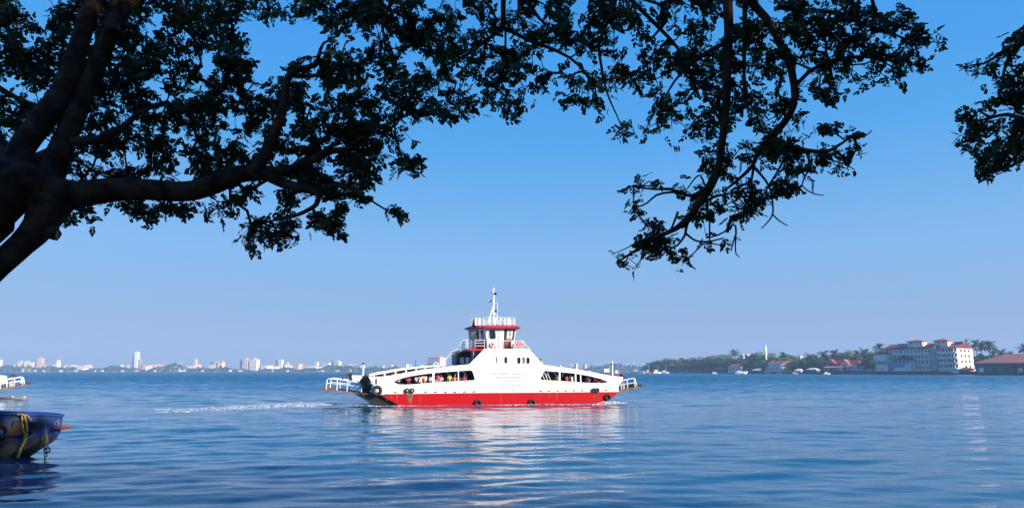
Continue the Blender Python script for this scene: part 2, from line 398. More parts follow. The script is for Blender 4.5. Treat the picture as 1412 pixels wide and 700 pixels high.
def side_assembly(root, s):
    """one side of the ferry: s=-1 near side, +1 far side"""
    y = s * B/2; inn = -s
    p = MB(); p.prism([fl(OUT), fl(WINL), fl(WINR)] + SMALL, pmap(y), (0, inn*0.10, 0))
    side = p.build('side_plating', M['white'], root)
    # inner wall that closes the passenger gallery, dark
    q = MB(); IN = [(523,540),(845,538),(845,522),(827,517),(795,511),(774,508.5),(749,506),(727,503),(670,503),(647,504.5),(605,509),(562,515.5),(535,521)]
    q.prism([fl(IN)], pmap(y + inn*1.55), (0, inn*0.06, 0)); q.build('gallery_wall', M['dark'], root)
    # gallery roof
    for seg in ([(530,519.2),(541,517.6),(562,513.6),(583.6,509.3),(605,507.2),(626,504.4),(647,502.6)], [(749,503.2),(774,506.4),(795,509.2),(813,512.8),(827,515.5),(843,518.8)]):
        P = fl(seg); r = MB()
        for a, b in zip(P, P[1:]):
            ys = sorted((y + inn*0.1, y + inn*1.6))
            r.add([(a[0],ys[0],a[1]),(b[0],ys[0],b[1]),(b[0],ys[1],b[1]),(a[0],ys[1],a[1]),
                   (a[0],ys[0],a[1]-.05),(b[0],ys[0],b[1]-.05),(b[0],ys[1],b[1]-.05),(a[0],ys[1],a[1]-.05)],
                  [(0,1,2,3),(7,6,5,4),(0,4,5,1),(2,6,7,3),(1,5,6,2),(3,7,4,0)])
        r.build('gallery_roof', M['white'], root)
    # gallery floor
    f = MB(); ys = sorted((y+inn*.1, y+inn*1.6)); f.box(fx(540), fx(845), ys[0], ys[1], ZD-.06, ZD); f.build('gallery_floor', M['deck'], root)
    # window posts
    for (u, w, v0, v1) in ((597.5,3,527,514.2),(632,1.2,525,511.2),(772,2.4,524.8,512.4),(794,2.2,526.5,514.4),(801,1.6,527,515.8)):
        x = fx(u); z0 = fz(v0+.6, u); z1 = fz(v1-.6, u); hw = w/13.05/2
        MB().box(x-hw, x+hw, min(y+inn*.02, y+inn*.09), max(y+inn*.02, y+inn*.09), z0, z1).build('window_post', M['whitem'], root)
    # slanting rails inside the forward window and curved ventilation hoops
    d = MB()
    for u in (748, 752, 756):
        a = fp(u-1, 512); b_ = fp(u+4, 523.5); d.tube([(a[0], y+inn*.3, a[1]), (b_[0], y+inn*.3, b_[1])], 0.035, 6)
    d.build('stair_rail', M['whitem'], root)
    for (u, v, rr) in ((612,520,.62),(636,519.5,.62),(762,519,.55),(784,519,.5)):
        x, z = fp(u, v); MB().ring((x, y+inn*.7, z), (0,1,0), rr, .06, 16, 6, (0, PI)).build('ventilation_hoop', M['whitem'], root)
    # coaming rail above the after bulwark
    top = fl([(509,515.3),(520,513),(533,510.8),(544,508.8),(556,507.0),(572.8,505.4),(596.4,503.2),(604,502.6),(607,504.5)])
    bot = fl([(606,505.8),(596,505.5),(571.8,507.9),(556,509.9),(544,511.9),(533,514.0),(520,516.3),(509.5,518.0)])
    k = MB(); k.prism([top + bot], pmap(y), (0, inn*.14, 0))
    for (u, v0, v1) in ((515,517.6,519),(530,514.4,518.9),(545,511.4,516.6),(559.5,509.2,513.6),(573.5,507.2,511),(586,506.2,508.8),(600,504.8,507.4)):
        x = fx(u); k.box(x-.08, x+.08, min(y, y+inn*.1), max(y, y+inn*.1), fz(v1+.3, u), fz(v0-.3, u))
    k.build('coaming_rail', M['white'], root)
    e = MB(); x, z = fp(601, 503); e.ring((x, y+inn*.07, z), (0,1,0), .26, .05, 12, 6, (0, PI)); e.build('fairlead', M['whitem'], root)
    # dark backing between rail and plate
    bk = MB(); bk.prism([fl([(512,517),(533,513),(556,508.9),(572,507),(603,504.4),(606,507),(583,510),(562,514),(541,518),(513,519.6)])], pmap(y+inn*.5), (0, inn*.04, 0))
    bk.build('rail_lining', M['rust'], root)
    return side

def railing(mb, pts, h, r=0.03, n_mid=1, posts=None, spacing=0.9):
    """pts at foot, vertical posts of height h, top rail + mids"""
    P = [Vector(p) for p in pts]
    for k in range(n_mid + 1): mb.tube([p + Vector((0,0,h*(k+1)/(n_mid+1))) for p in P], r, 6)
    for a, b in zip(P, P[1:]):
        n = max(1, int(round((b-a).length/spacing)))
        for i in range(n+1): q = a.lerp(b, i/n); mb.tube([q, q + Vector((0,0,h))], r, 6)

def tyre(root, x, y, z, rr, name='tyre_fender', half=False, hub=True):
    w = 0.16*min(1, rr/.35) + .04
    t = MB(); t.ring((x, y, z), (0,1,0), rr*.72, rr*.28, 22, 8, (0, PI) if half else (0, 2*PI)); o = t.build(name, M['rubber'], root, smooth=True)
    if hub:
        h = MB(); n = 14; h.loft([[(x+rr*k*math.cos(2*PI*i/n), y+dy, z+rr*k*math.sin(2*PI*i/n)) for i in range(n)] for k, dy in ((.36,.02),(.34,-.10),(.15,-.14))])
        h.build('hub', M['hub'], o, smooth=False)
    return o

def build_ferry():
    root = empty('ferry', FO, PSI)
    y0 = -B/2 - .03
    # hull
    P = fl([(523,543.6),(548,557),(551,562),(822,561),(827,556.2),(843,549.2),(853,539.8),(765,540.6),(655,541.3)])
    h = MB(); h.prism([P], pmap(y0), (0, B+.06, 0)); hull = h.build('hull', M['red'], root)
    rk = fl([(488,542.4),(508,554),(515,560),(560,562),(560,544),(522,544)]); k = MB(); k.prism([rk], pmap(y0+.35), (0, B-.64, 0)); k.build('raked_end', M['black'], hull)
    # rust runs, bilge dents and drain stains as thin plates on the hull
    rb = random.Random(3)
    for (u, v0, v1, w) in ((566,542,555,9),(580.5,545,558,1.2),(548,542,556,1),(819,544,554,1.3),(825,540,556,.5),(691,543,556,1.2),(709,541,548,1),(757,541,549,1),(768,541,551,1.2),(745.5,541,547,1),(540,543,549,1.2),(534,541,553,.6)):
        x = fx(u); hw = w/26; zt, zb = fz(v0, u)-.02, fz(v1, u); n = 6; L = []; Rr = []
        for i in range(n+1):
            f_ = i/n; z = zt + (zb-zt)*f_; ww = hw*(1-.6*f_)*(0.6+.8*rb.random()); L.append((x-ww, z)); Rr.append((x+ww, z))
        MB().prism([L + Rr[::-1]], pmap(y0-.004), (0, .003, 0)).build('rust_streak', M['rust'], hull)
    # deck
    d = MB(); d.box(fx(500), fx(855), -B/2+.11, B/2-.11, ZRED-.05, ZRED+.03); d.build('vehicle_deck', M['deck'], root)
    for s in (-1, 1): side_assembly(root, s)
    # bow end blocks between side plates (far side panel seen over the ramp)
    # scuppers
    for u, v in [(586.8,541),(600.2,541),(614,541),(627,541),(640.3,540.6),(653.2,540.4),(745.4,539.8),(756.9,539.4),(768.9,539.2),(780,539.2),(791.4,539),(802.9,539),(835.5,538.4),(545,541.6)]:
        x, z = fp(u, v); n = 8; rx, rz = .17, .14
        MB().prism([[(x+rx*math.cos(PI*i/n), z+rz*math.sin(PI*i/n)) for i in range(n+1)]], pmap(-B/2-.006), (0, .004, 0)).build('scupper', M['black'], root)
    # tyres
    x, z = fp(519.8, 538.3, -B/2-.15); tyre(root, x, -B/2-.17, z, .56)
    for u in (561.4, 568.2): x, z = fp(u, 538.2); tyre(root, x, -B/2-.12, z, .27)
    for u in (818.6, 823.2): x, z = fp(u, 536.6); tyre(root, x, -B/2-.12, z-.08, .26, hub=False)
    for (u, v, r_) in ((659,555.2,.40),(733.4,554.6,.38),(837.7,547,.37)): x, z = fp(u, v); tyre(root, x, -B/2-.14, z, r_, hub=False)
    # name board plate outlines under the windows
    for (u, v, w, t) in ((590,531.3,17,''),(794,531.5,27,'')):
        x, z = fp(u, v); f_ = MB(); hw = w/26; fr = [rrect(x-hw, x+hw, z-.13, z+.13, .04), rrect(x-hw+.03, x+hw-.03, z-.10, z+.10, .03)]
        f_.prism(fr, pmap(-B/2-.012), (0, .011, 0)); f_.build('name_board', M['letter'], root)
    # lettering
    for (s_, u, v, hpx, wpx) in (('K O T T A', 699.5, 508.7, 3.0, 16), ('KERALA SHIPPING CORPORATION', 700.5, 515.2, 2.7, 52), ('& INLAND NAVIGATION LIMITED', 700, 520.3, 2.7, 37),
                                 ('KOCHI  CORPORATION  FERRY', 700.5, 525, 2.0, 42), ('VYPEEN  JANKAR', 700.5, 531.2, 3.0, 37)):
        x, z = fp(u, v); text_obj(s_, hpx*1.35/13.05, (x, -B/2-.008, z), root, M['letter'], wpx/13.05)
    pl = MB(); x, z = fp(707.5, 538); pl.box(x-.04, x+.04, -B/2-.02, -B/2-.002, z-.14, z+.14); pl.build('draught_mark', M['rust'], root)
    # seam on the superstructure
    x = fx(711); MB().box(x-.015, x+.015, -B/2-.006, -B/2-.002, fz(492), ZB-.05).build('weld_seam', M['rust'], root)
    # small windows glazing (far behind opening)
    for k, s_ in enumerate(SMALL):
        x = sum(p[0] for p in s_)/len(s_); z = sum(p[1] for p in s_)/len(s_)
        o = MB().box(x-.24, x+.24, -B/2+.12, -B/2+.14, z-.4, z+.4).build('window_pane', [M['whitem'], M['glass'], M['glass'], M['grey'], M['glass']][k], root)
    # ------------- after deckhouse wall and cabin under the bridge
    xa = fx(651, 495, -2.5)
    t = MB(); zlo = fz(506)
    t.box(xa, xa+.08, -B/2+.6, B/2-.6, zlo-.6, ZB-.1); t.build('cabin_bulkhead', M['grey'], root)
    for u in (637, 644.5):
        xx = fx(u, 497, -1.5)
        MB().box(xx-.22, xx+.22, -1.54, -1.5, fz(501,u,-1.5), fz(492.5,u,-1.5)).build('bulkhead_window', M['whitem'], root)  # opaque white plates for the windows of the inner wall
    db = MB(); db.box(xa-1.4, xa, -1.4, 2.6, zlo-.6, ZB-.3); db.build('dark_interior_block', M['dark'], root)  # dark block stands in for the shade inside the open space
    cf = MB(); cf.box(fx(729, 490), fx(729,490)+.06, -B/2+.6, B/2-.6, zlo-.5, ZB-.12); cf.build('forward_bulkhead', M['grey'], root)
    # ------------- bridge deck
    x0 = fx(641, 479, 0.0); x1 = fx(731, 481)
    bd = MB(); bd.box(x0, x1, -B/2+.55, B/2-.55, ZB-.22, ZB); bd.build('bridge_deck', M['redroof'], root)
    # plates closing above near side at bridge level
    # ------------- wheelhouse
    yc = -2.35
    A0 = fp(672.5, 480.2, yc); A1 = fp(669, 451, yc); B0 = fp(707.5, 480.2, yc); B1 = fp(711.5, 451.5, yc)
    C1x = fx(645, 453, 0.0); C0x = fx(648, 478, 0.0)
    z0, z1 = ZB, A1[1]
    cxm = (A1[0]+B1[0])/2
    bot = [(A0[0],yc,z0),(B0[0],yc,z0),(B0[0]+.12,0,z0),(B0[0],-yc,z0),(A0[0],-yc,z0),(C0x,0,z0)]
    top = [(A1[0],yc-.18,z1),(B1[0],yc-.18,z1),(B1[0]+.12,0,z1),(B1[0],-yc+.18,z1),(A1[0],-yc+.18,z1),(C1x,0,z1)]
    wh = MB(); wh.loft([bot, top]); wheel = wh.build('wheelhouse', M['white'], root)
    def on_face(i, s_, zz):      # point on wheelhouse face i at fraction s_ along, height fraction zz
        a0, b0 = Vector(bot[i]), Vector(bot[(i+1) % 6]); a1, b1 = Vector(top[i]), Vector(top[(i+1) % 6])
        return a0.lerp(b0, s_).lerp(a1.lerp(b1, s_), zz)
    def panel(i, s0, s1, q0, q1, off, th, name, m_, parent=wheel, rnd_=None):
        c = [on_face(i, s0, q0), on_face(i, s1, q0), on_face(i, s1, q1), on_face(i, s0, q1)]
        n = (c[1]-c[0]).cross(c[3]-c[0]).normalized()
        if n.dot(c[0] - Vector((cxm, 0, (z0+z1)/2))) < 0: n = -n
        if rnd_:
            ex, ez = c[1]-c[0], c[3]-c[0]; c = [c[0] + ex*a + ez*b_ for a, b_ in rrect(0, 1, 0, 1, .25, 4)]
        mb = MB(); k_ = len(c); mb.loft([[p + n*off for p in c], [p + n*(off+th) for p in c]]); return mb.build(name, m_, parent)
    # near face (0) : round-cornered window, door panel, poster window, brown door
    f = panel(0, .08, .36, .44, .90, .01, .03, 'window', M['whitem'], rnd_=1); panel(0, .11, .33, .47, .87, .045, .02, 'pane', M['glass'], f, rnd_=1)
    panel(0, .42, .60, .03, .93, .01, .04, 'side_panel', M['whitem'])
    f = panel(0, .62, .97, .42, .92, .01, .03, 'window', M['dark']); panel(0, .71, .90, .47, .88, .045, .015, 'poster', M['whitem'], f)
    em = panel(0, .76, .86, .58, .80, .063, .006, 'emblem', M['grey'], f, rnd_=1); panel(0, .73, .88, .82, .85, .063, .006, 'poster_text', M['letter'], f); panel(0, .74, .87, .50, .54, .063, .006, 'poster_text', M['letter'], f)
    f = panel(0, .62, .90, .02, .38, .01, .03, 'door', M['brown']); panel(0, .80, .88, .08, .34, .045, .01, 'door_shadow_gap', M['dark'], f)
    # left-near face (5: C->A)
    f = panel(5, .10, .60, .42, .90, .01, .03, 'window', M['dark']); panel(5, .15, .50, .46, .86, .045, .01, 'pane', M['paleglass'], f)
    f = panel(5, .70, .90, .38, .92, .01, .03, 'window', M['whitem']); panel(5, .73, .87, .42, .88, .045, .01, 'pane', M['glass'], f)
    panel(5, .32, .92, .02, .36, .01, .03, 'lower_panel', M['brown'])
    for i in (1, 2, 3, 4):
        for (a_, b_) in ((.12, .46), (.54, .88)):
            f = panel(i, a_, b_, .42, .88, .01, .03, 'window', M['whitem']); panel(i, a_+.03, b_-.03, .46, .84, .045, .01, 'pane', M['glass'], f)
    # ship's horn / round lamp on the near face and small safety cone
    x, z = fp(678.5, 475, yc-.1); rg = MB(); rg.ring((x, yc-.12, z), (0,1,0), .20, .07, 16, 6); o = rg.build('life_ring', M['hub'], wheel, smooth=True)
    x, z = fp(681.8, 478.2, yc-.3); MB().tube([(x, yc-.3, z-.25), (x+.12, yc-.3, z+.2)], [.12, .02], 8).build('warning_cone', M['orange'], wheel)
    # roof
    def hexring(d, z, cut=0):
        ya = -yc + .18 + d
        ax, bx = A1[0]-d*.45, B1[0]+d*.8; cx_ = fx(640.5, 451.5, 0.0) if not cut else C1x+.25
        dx = bx + .12
        return [(ax+cut,-ya,z),(bx-cut,-ya,z),(dx-cut,0,z),(bx-cut,ya,z),(ax+cut,ya,z),(cx_+cut,0,z)]
    rf = MB(); zr = z1-.03
    r0 = hexring(.45, zr-.10); r1 = hexring(.47, zr+.03); r2 = [(p[0]*1.0, p[1]*.84, zr+.30) for p in hexring(.1, 0, .12)]
    rf.loft([r0, r1, r2]); roof = rf.build('wheelhouse_roof', M['redroof'], root)
    zt = zr + .30
    # roof railing with solid lockers
    rr = MB(); ring = [Vector((p[0]*1.0, p[1]*.93, zt)) for p in r2]; railing(rr, ring + [ring[0]], .85, .028, 2, spacing=.55); rr.build('roof_railing', M['whitem'], roof)
    for (u, w_) in ((661,3.4),(666,2.6),(684,2.2),(690.5,2.6),(696,2.0),(701,3.6),(656,3)):
        x = fx(u, 441, -1.5); MB().box(x-w_/26, x+w_/26, -1.75, -1.60, zt, zt+.80).build('locker', M['whitem'], roof)
    x = fx(654.5, 441, -.6); MB().loft([[(x-.3,-.9,zt-.05),(x+.1,-.9,zt-.05),(x+.1,-.4,zt-.05),(x-.3,-.4,zt-.05)],[(x-.1,-.9,zt+.8),(x+.12,-.9,zt+.8),(x+.12,-.4,zt+.8),(x-.1,-.4,zt+.8)]]).build('search_light_box', M['redroof'], roof)
    # mast
    def mp_(u, v): x, z = fp(u, v, 0); return (x, 0, z)
    ms = MB(); ms.tube([mp_(680.6,446), mp_(680.4,425), mp_(681,408), mp_(681.2,396.5)], [.085,.08,.065,.045], 8); mast = ms.build('mast', M['whitem'], root)
    a = mp_(672,446); b_ = mp_(680,422); q = MB(); q.tube([(a[0],-.5,a[2]), b_], .075, 6); q.tube([(a[0],.5,a[2]), b_], .075, 6); q.tube([mp_(685.5,446), mp_(685.5,434), mp_(681,432)], .06, 6); q.build('mast_brace', M['whitem'], mast)
    for pl_, r_ in (([(676.3,404),(684.5,404)],.035),([(680.5,418),(686,418),(685.8,430)],.035),([(674,413.4),(680.5,415.5)],.035),([(679,396),(679.4,404)],.02)): MB().tube([mp_(*q_) for q_ in pl_], r_, 6).build('yard', M['whitem'], mast)
    for (u, v, r_) in ((683,404.5,.19),(677,414.6,.14),(683.8,428.5,.15),(677.8,403.6,.09),(674.4,416.3,.07)):
        MB().ball(mp_(u, v), (r_, r_, r_*.9)).build('navigation_lamp', M['black'], mast, smooth=True)
    MB().tube([mp_(686,411), mp_(685.6,446)], .012, 4).build('halyard', M['whitem'], mast)
    # flood box at base
    # ------------- bridge wings: railings
    rl = MB(); zb = ZB
    railing(rl, [(fx(641.5,478,-1.5),-1.9,zb),(C0x-.1,-.3,zb)], .95, .028, 2); 
    railing(rl, [(fx(641,478,0),B/2-.7,zb),(fx(641,478,0),-B/2+2.2,zb),(fx(655,478,-B/2+.7),-B/2+.7,zb),(fx(668,478,-B/2+.7),-B/2+.7,zb)], .95, .028, 2)
    rl.build('bridge_railing', M['whitem'], root)
    rl = MB(); xr = fx(729, 480); railing(rl, [(fx(709,480,-B/2+.9),-B/2+.9,zb),(xr-.3,-B/2+.9,zb)], .9, .028, 2); railing(rl, [(xr-.3,-B/2+.9,zb),(xr-.3,B/2-.9,zb)], .9, .028, 2)
    x, z = fp(727, 468.6, -B/2+.9); x2, _ = fp(731, 480, -B/2+.9); rl.tube([(x-.7,-B/2+.9,z),(x2,-B/2+.9,zb)], .03, 6)
    rl.build('forward_railing', M['whitem'], root)
    for u in (710.8, 715.0, 718.2):
        x = fx(u, 474, -B/2+1.0); MB().ring((x, -B/2+.95, zb+.48), (0,1,0), .22, .065, 18, 6).build('life_ring', M['orange'], root, smooth=True)
    # ------------- after stairs with grey mesh panel
    st = MB(); ys = -1.2
    st.tube([(fx(628,502,ys), ys, fz(502,628,ys)), (fx(640,481,ys), ys, fz(481,640,ys))], .06, 6); st.tube([(fx(636,503,ys), ys, fz(503,636,ys)), (fx(648,481,ys), ys, fz(481,648,ys))], .06, 6)
    for i in range(8):
        f_ = i/7; a = Vector((fx(629,501,ys), ys, fz(501,629,ys))).lerp(Vector((fx(641,481,ys), ys, fz(481,641,ys))), f_); st.box(a.x, a.x+.55, ys-.4, ys+.4, a.z-.02, a.z+.02)
    st.build('stairs', M['dark'], root)
    sp = MB(); sp.prism([fl([(623,503),(623,484.5),(627,482.5),(638.5,482.5),(630,502.5)], -.4)], pmap(-.4), (0,.03,0)); sp.build('stair_screen', M['grey'], root)
    hr = MB()
    for yy in (-1.6, -.8):
        hr.tube([(*[fp(612,503,yy)[0]], yy, fz(503,612,yy)), (fx(617.5,491,yy), yy, fz(491,617.5,yy)), (fx(625,482.2,yy), yy, fz(482.2,625,yy)), (fx(639,482,yy), yy, fz(482,639,yy))], .028, 6)
        hr.tube([(fx(630,481,yy), yy, fz(481,630,yy)), (fx(638.5,468.6,yy), yy, fz(468.6,638.5,yy)), (fx(648,468.4,yy), yy, fz(468.4,648,yy))], .028, 6)
        for v_ in (472.5, 476.5): hr.tube([(fx(636.5-(v_-472)*.6,v_,yy), yy, fz(v_,636,yy)), (fx(648,v_,yy), yy, fz(v_,648,yy))], .02, 5)
    for u in (614, 620.5, 626): hr.tube([(fx(u,503,-1.2), -1.2, fz(504.5,u,-1.2)), (fx(u,490,-1.2), -1.2, fz(498-(u-614)*1.1,u,-1.2))], .025, 5)
    hr.build('stair_handrail', M['whitem'], root)
    # ------------- ramps
    def ramp(prof, railpts, mids, posts, name, tipx):
        rp = MB(); rp.prism([fl(prof)], pmap(-B/2+.9), (0, B-1.8, 0)); ra = rp.build(name, M['rust'], root)
        for yy in (-B/2+.95, B/2-.95):
            q = MB(); q.tube([(a[0], yy, a[1]) for a in fl(railpts)], .05, 6)
            for mline in mids: q.tube([(a[0], yy, a[1]) for a in fl(mline)], .035, 6)
            for (ua, va, ub, vb) in posts:
                a = fp(ua, va); b_ = fp(ub, vb); q.tube([(a[0], yy, a[1]), (b_[0], yy, b_[1])], .05, 6)
            q.build('ramp_railing', M['whitem'], ra)
        return ra
    ra = ramp([(440.5,535.6),(455,537.4),(470,538.4),(500,542.6),(508,544.5),(500,546.5),(486,542.8),(466,540.0),(454,540.2),(441,536.8)],
         [(448.8,537),(449,533),(450.2,523.4),(452.5,521.6),(470,523.4),(492,526.8),(512,529.5)], [[(450,528),(470,529.8),(492,532.6),(514,536.4)]],
         [(464.3,522.8,463.6,538.6),(479,525,477.5,540),(499,528,497.8,541.5)], 'stern_ramp', 441)
    rb_ = ramp([(851,541),(853,537.8),(862,537.2),(872,534.8),(885.8,532.8),(886,534),(874,537.3),(864,540.3)],
         [(854.5,531.5),(858.9,525.2),(868,523),(878,521),(880,522.5),(882,532)], [[(853,532),(866,529.6),(880.6,527.2)]],
         [(859.4,525,861,538),(868.8,523,869.8,537),(878.4,521.4,880,534)], 'bow_ramp', 886)
    # lifting gear
    for (pl_, nm) in (([(469,526),(473,521.6),(478,517.5),(482.5,515)], 'ramp_arm'),):
        P = fl(pl_, -1.0); MB().tube([(p[0], -1.0, p[1]) for p in P], .09, 8).build(nm, M['rust'], root)
    x, z = fp(483.3, 519, -1.0); MB().box(x-.12, x+.14, -1.15, -.85, z-.55, z+.35).build('ramp_post', M['black'], root)
    P = fl([(484.6,517),(500,517.2),(500,523),(496,526.5),(490,526),(485.6,521.5)], B/2-.2); MB().prism([P], pmap(B/2-.2), (0,.1,0)).build('end_bulwark', M['white'], root)
    x, zt_ = fp(501, 501.2, -1.8); _, zb_ = fp(500.6, 522, -1.8); pst = MB().tube([(x, -1.8, zb_-.8), (x, -1.8, zt_)], .10, 8).build('signal_post', M['whitem'], root); MB().ball((x, -1.8, zt_), .13).build('lamp_cap', M['black'], pst)
    x, zt_ = fp(844, 497.5, -1.8); _, zb_ = fp(844.6, 520, -1.8); pst = MB().tube([(x, -1.8, zb_-.8), (x, -1.8, zt_)], .09, 8).build('signal_post', M['whitem'], root); MB().ball((x-.05, -1.8, zt_-.35), .13).build('lamp', M['rust'], pst)
    # winches: dark machinery
    wv = MB(); x, z = fp(503.5, 522, -2.2); wv.box(x-.25, x+.55, -3.0, 1.5, ZRED, z+.25); wv.tube([(x-.1,-3.3,z-.3),(x-.1,2.5,z-.3)], .45, 14); wv.tube([(x+.35,-3.2,z-.9),(x+.35,2.5,z-.9)], .38, 14); wv.build('ramp_winch', M['black'], root)
    wq = MB(); x, z = fp(506, 517.3, -2.0); wq.ball((x, -2.2, z), (.28, .5, .14)); wq.build('winch_guard', M['rust'], root)
    for (a_, b_) in (((507,519),(489,533)),((509,524),(492,537))):
        p_, q_ = fp(*a_, -3.2), fp(*b_, -3.2); MB().tube([(p_[0],-3.2,p_[1]),(q_[0],-3.2,q_[1])], .05, 6).build('ramp_chain', M['chain'], root)
    x, z = fp(518.8, 525.2); MB().box(x-.12, x+.10, -B/2-.006, -B/2-.002, z-.33, z+.25).build('fairlead_opening', M['brown'], root)
    # bow side
    x, z = fp(856.8, 516.6, -1.2); q = MB(); q.ball((x, -1.2, z), (.22,.4,.18)); q.tube([(x,-1.2,z-1.2),(x,-1.2,z)], .1, 8); q.build('winch_guard', M['rust'], root)
    p_, q_ = fp(857.5, 516.4, -2.6), fp(875.5, 527.5, -2.6); MB().tube([(p_[0],-2.6,p_[1]),(q_[0],-2.6,q_[1])], .055, 6).build('ramp_chain', M['chain'], root)
    x, z = fp(879.5, 531.2, -2.8); MB().box(x-.25, x+.45, -3.0, 2.8, z-.16, z+.14).build('ramp_toe', M['black'], root)
    x = fx(850, 525, 0); MB().box(x-.3, x+.1, -2.9, 2.9, ZRED, ZRED+1.0).build('bow_gate', M['grey'], root)
    return root

FERRY = build_ferry()
tag(FERRY, 'red and white car ferry steaming past in mid channel with upright mast and raised ramps', 'ferry', 'double ended car ferries')
# second ferry of the same kind, only its ramp end in the picture
F2 = copy_tree(FERRY)
F2.name = 'ferry'
tag(F2, 'second white ferry at left edge, only its bow ramp and railing in view', 'ferry')
tip = fp(885.8, 533.6)
t2 = at(37.5, 530.4, 91.0)
zz = tip[1]
t2 = CAM + ray(37.5, 530.2) * ((zz - H) / ray(37.5, 530.2).z)
ps2 = R(37); loc2 = t2 - Matrix.Rotation(ps2, 3, 'Z') @ Vector((tip[0], -B/2+.9, zz))
for ch in [c for c in COL.objects if c.parent == F2 and c.name.startswith('signal_post')]:
    for q in [c for c in COL.objects if c.parent == ch]: bpy.data.objects.remove(q)
    bpy.data.objects.remove(ch)
F2.location = (loc2.x, loc2.y, 0); F2.rotation_euler = (0, 0, ps2)

# ------------------------------------------------------------------ people
def skin_mesh(name, joints, edges, sub=2):
    me = bpy.data.meshes.new(name); me.from_pydata([j[0] for j in joints], edges, [])
    o = bpy.data.objects.new(name, me); COL.objects.link(o)
    sm = o.modifiers.new('s', 'SKIN'); sl_ = me.skin_vertices[0].data
    for i, j in enumerate(joints):
        r = j[1]; sl_[i].radius = (r, r) if not hasattr(r, '__len__') else r
    sl_[0].use_root = True
    ss = o.modifiers.new('u', 'SUBSURF'); ss.levels = sub; ss.render_levels = sub
    bpy.context.view_layer.update()
    m2 = bpy.data.meshes.new_from_object(o.evaluated_get(bpy.context.evaluated_depsgraph_get()))
    bpy.data.objects.remove(o); bpy.data.meshes.remove(me); m2.name = name
    m2.polygons.foreach_set('use_smooth', [True]*len(m2.polygons)); return m2
def pose_joints(pose):
    """joint positions facing -Y (towards the camera side)"""
    if pose == 'stand':
        J = dict(pel=(0,0,.95), chest=(0,0,1.32), neck=(0,0,1.47), head=(0,-.02,1.62), top=(0,-.02,1.70),
                 sh=.19, ell=(.26,0,1.13), wrl=(.27,-.10,.90), hal=(.27,-.14,.82), elr=(-.26,0,1.13), wrr=(-.24,-.16,.98), har=(-.22,-.22,.96),
                 hip=.09, knl=(.10,-.01,.50), anl=(.10,.02,.08), tol=(.11,-.14,.04), knr=(-.10,-.02,.50), anr=(-.11,.03,.08), tor=(-.12,-.13,.04))
    else:
        J = dict(pel=(0,0,.50), chest=(0,.02,.87), neck=(0,.01,1.02), head=(0,-.02,1.17), top=(0,-.02,1.25),
                 sh=.19, ell=(.26,-.03,.70), wrl=(.20,-.24,.66), hal=(.16,-.31,.66), elr=(-.26,-.03,.70), wrr=(-.20,-.24,.66), har=(-.16,-.31,.66),
                 hip=.09, knl=(.11,-.42,.50), anl=(.11,-.42,.08), tol=(.12,-.57,.04), knr=(-.11,-.42,.50), anr=(-.11,-.42,.08), tor=(-.12,-.57,.04))
    return J
PM = {}
for pose in ('stand', 'sit'):
    J = pose_joints(pose); P = J['pel']; C = J['chest']
    hL = (P[0]+J['hip'], P[1], P[2]-.03); hR = (P[0]-J['hip'], P[1], P[2]-.03); sL = (J['sh'], C[1], C[2]+.08); sR = (-J['sh'], C[1], C[2]+.08)
    js = [(P,(.13,.10)),(C,(.14,.10)),(J['neck'],.055),(J['head'],(.082,.095)),(J['top'],(.06,.07)),
          (sL,.06),(J['ell'],.042),(J['wrl'],.028),(J['hal'],.034),(sR,.06),(J['elr'],.042),(J['wrr'],.028),(J['har'],.034),
          (hL,.085),(J['knl'],.058),(J['anl'],.038),(J['tol'],.035),(hR,.085),(J['knr'],.058),(J['anr'],.038),(J['tor'],.035)]
    ed = [(0,1),(1,2),(2,3),(3,4),(1,5),(5,6),(6,7),(7,8),(1,9),(9,10),(10,11),(11,12),(0,13),(13,14),(14,15),(15,16),(0,17),(17,18),(18,19),(19,20)]
    body = skin_mesh('person_body', js, ed)
    ms_ = [( (P[0],P[1],P[2]-.02),(.155,.12)),(C,(.165,.125)),((J['neck'][0],J['neck'][1],J['neck'][2]-.04),.075),(sL,.075),((Vector(sL).lerp(Vector(J['ell']),.8)),.062),(sR,.075),((Vector(sR).lerp(Vector(J['elr']),.8)),.062)]
    shirt = skin_mesh('shirt', ms_, [(0,1),(1,2),(1,3),(3,4),(1,5),(5,6)])
    tr = [(P,(.15,.115)),(hL,.10),(J['knl'],.075),(Vector(J['anl'])+Vector((0,0,.04)),.06),(hR,.10),(J['knr'],.075),(Vector(J['anr'])+Vector((0,0,.04)),.06)]
    trou = skin_mesh('trousers', tr, [(0,1),(1,2),(2,3),(0,4),(4,5),(5,6)])
    hh = MB(); hc = Vector(J['head']) + Vector((0, .025, .045)); hh.ball(hc, (.092, .10, .095), 12, 8); ho = hh.build('hair', M['hair'], smooth=True); hair = ho.data; bpy.data.objects.remove(ho)
    body.materials.append(M['skin']); PM[pose] = (body, shirt, trou, hair, J)
CLOTH = {}
def cloth(c):
    if c not in CLOTH: CLOTH[c] = mat('cloth', c, 0.85)
    return CLOTH[c]
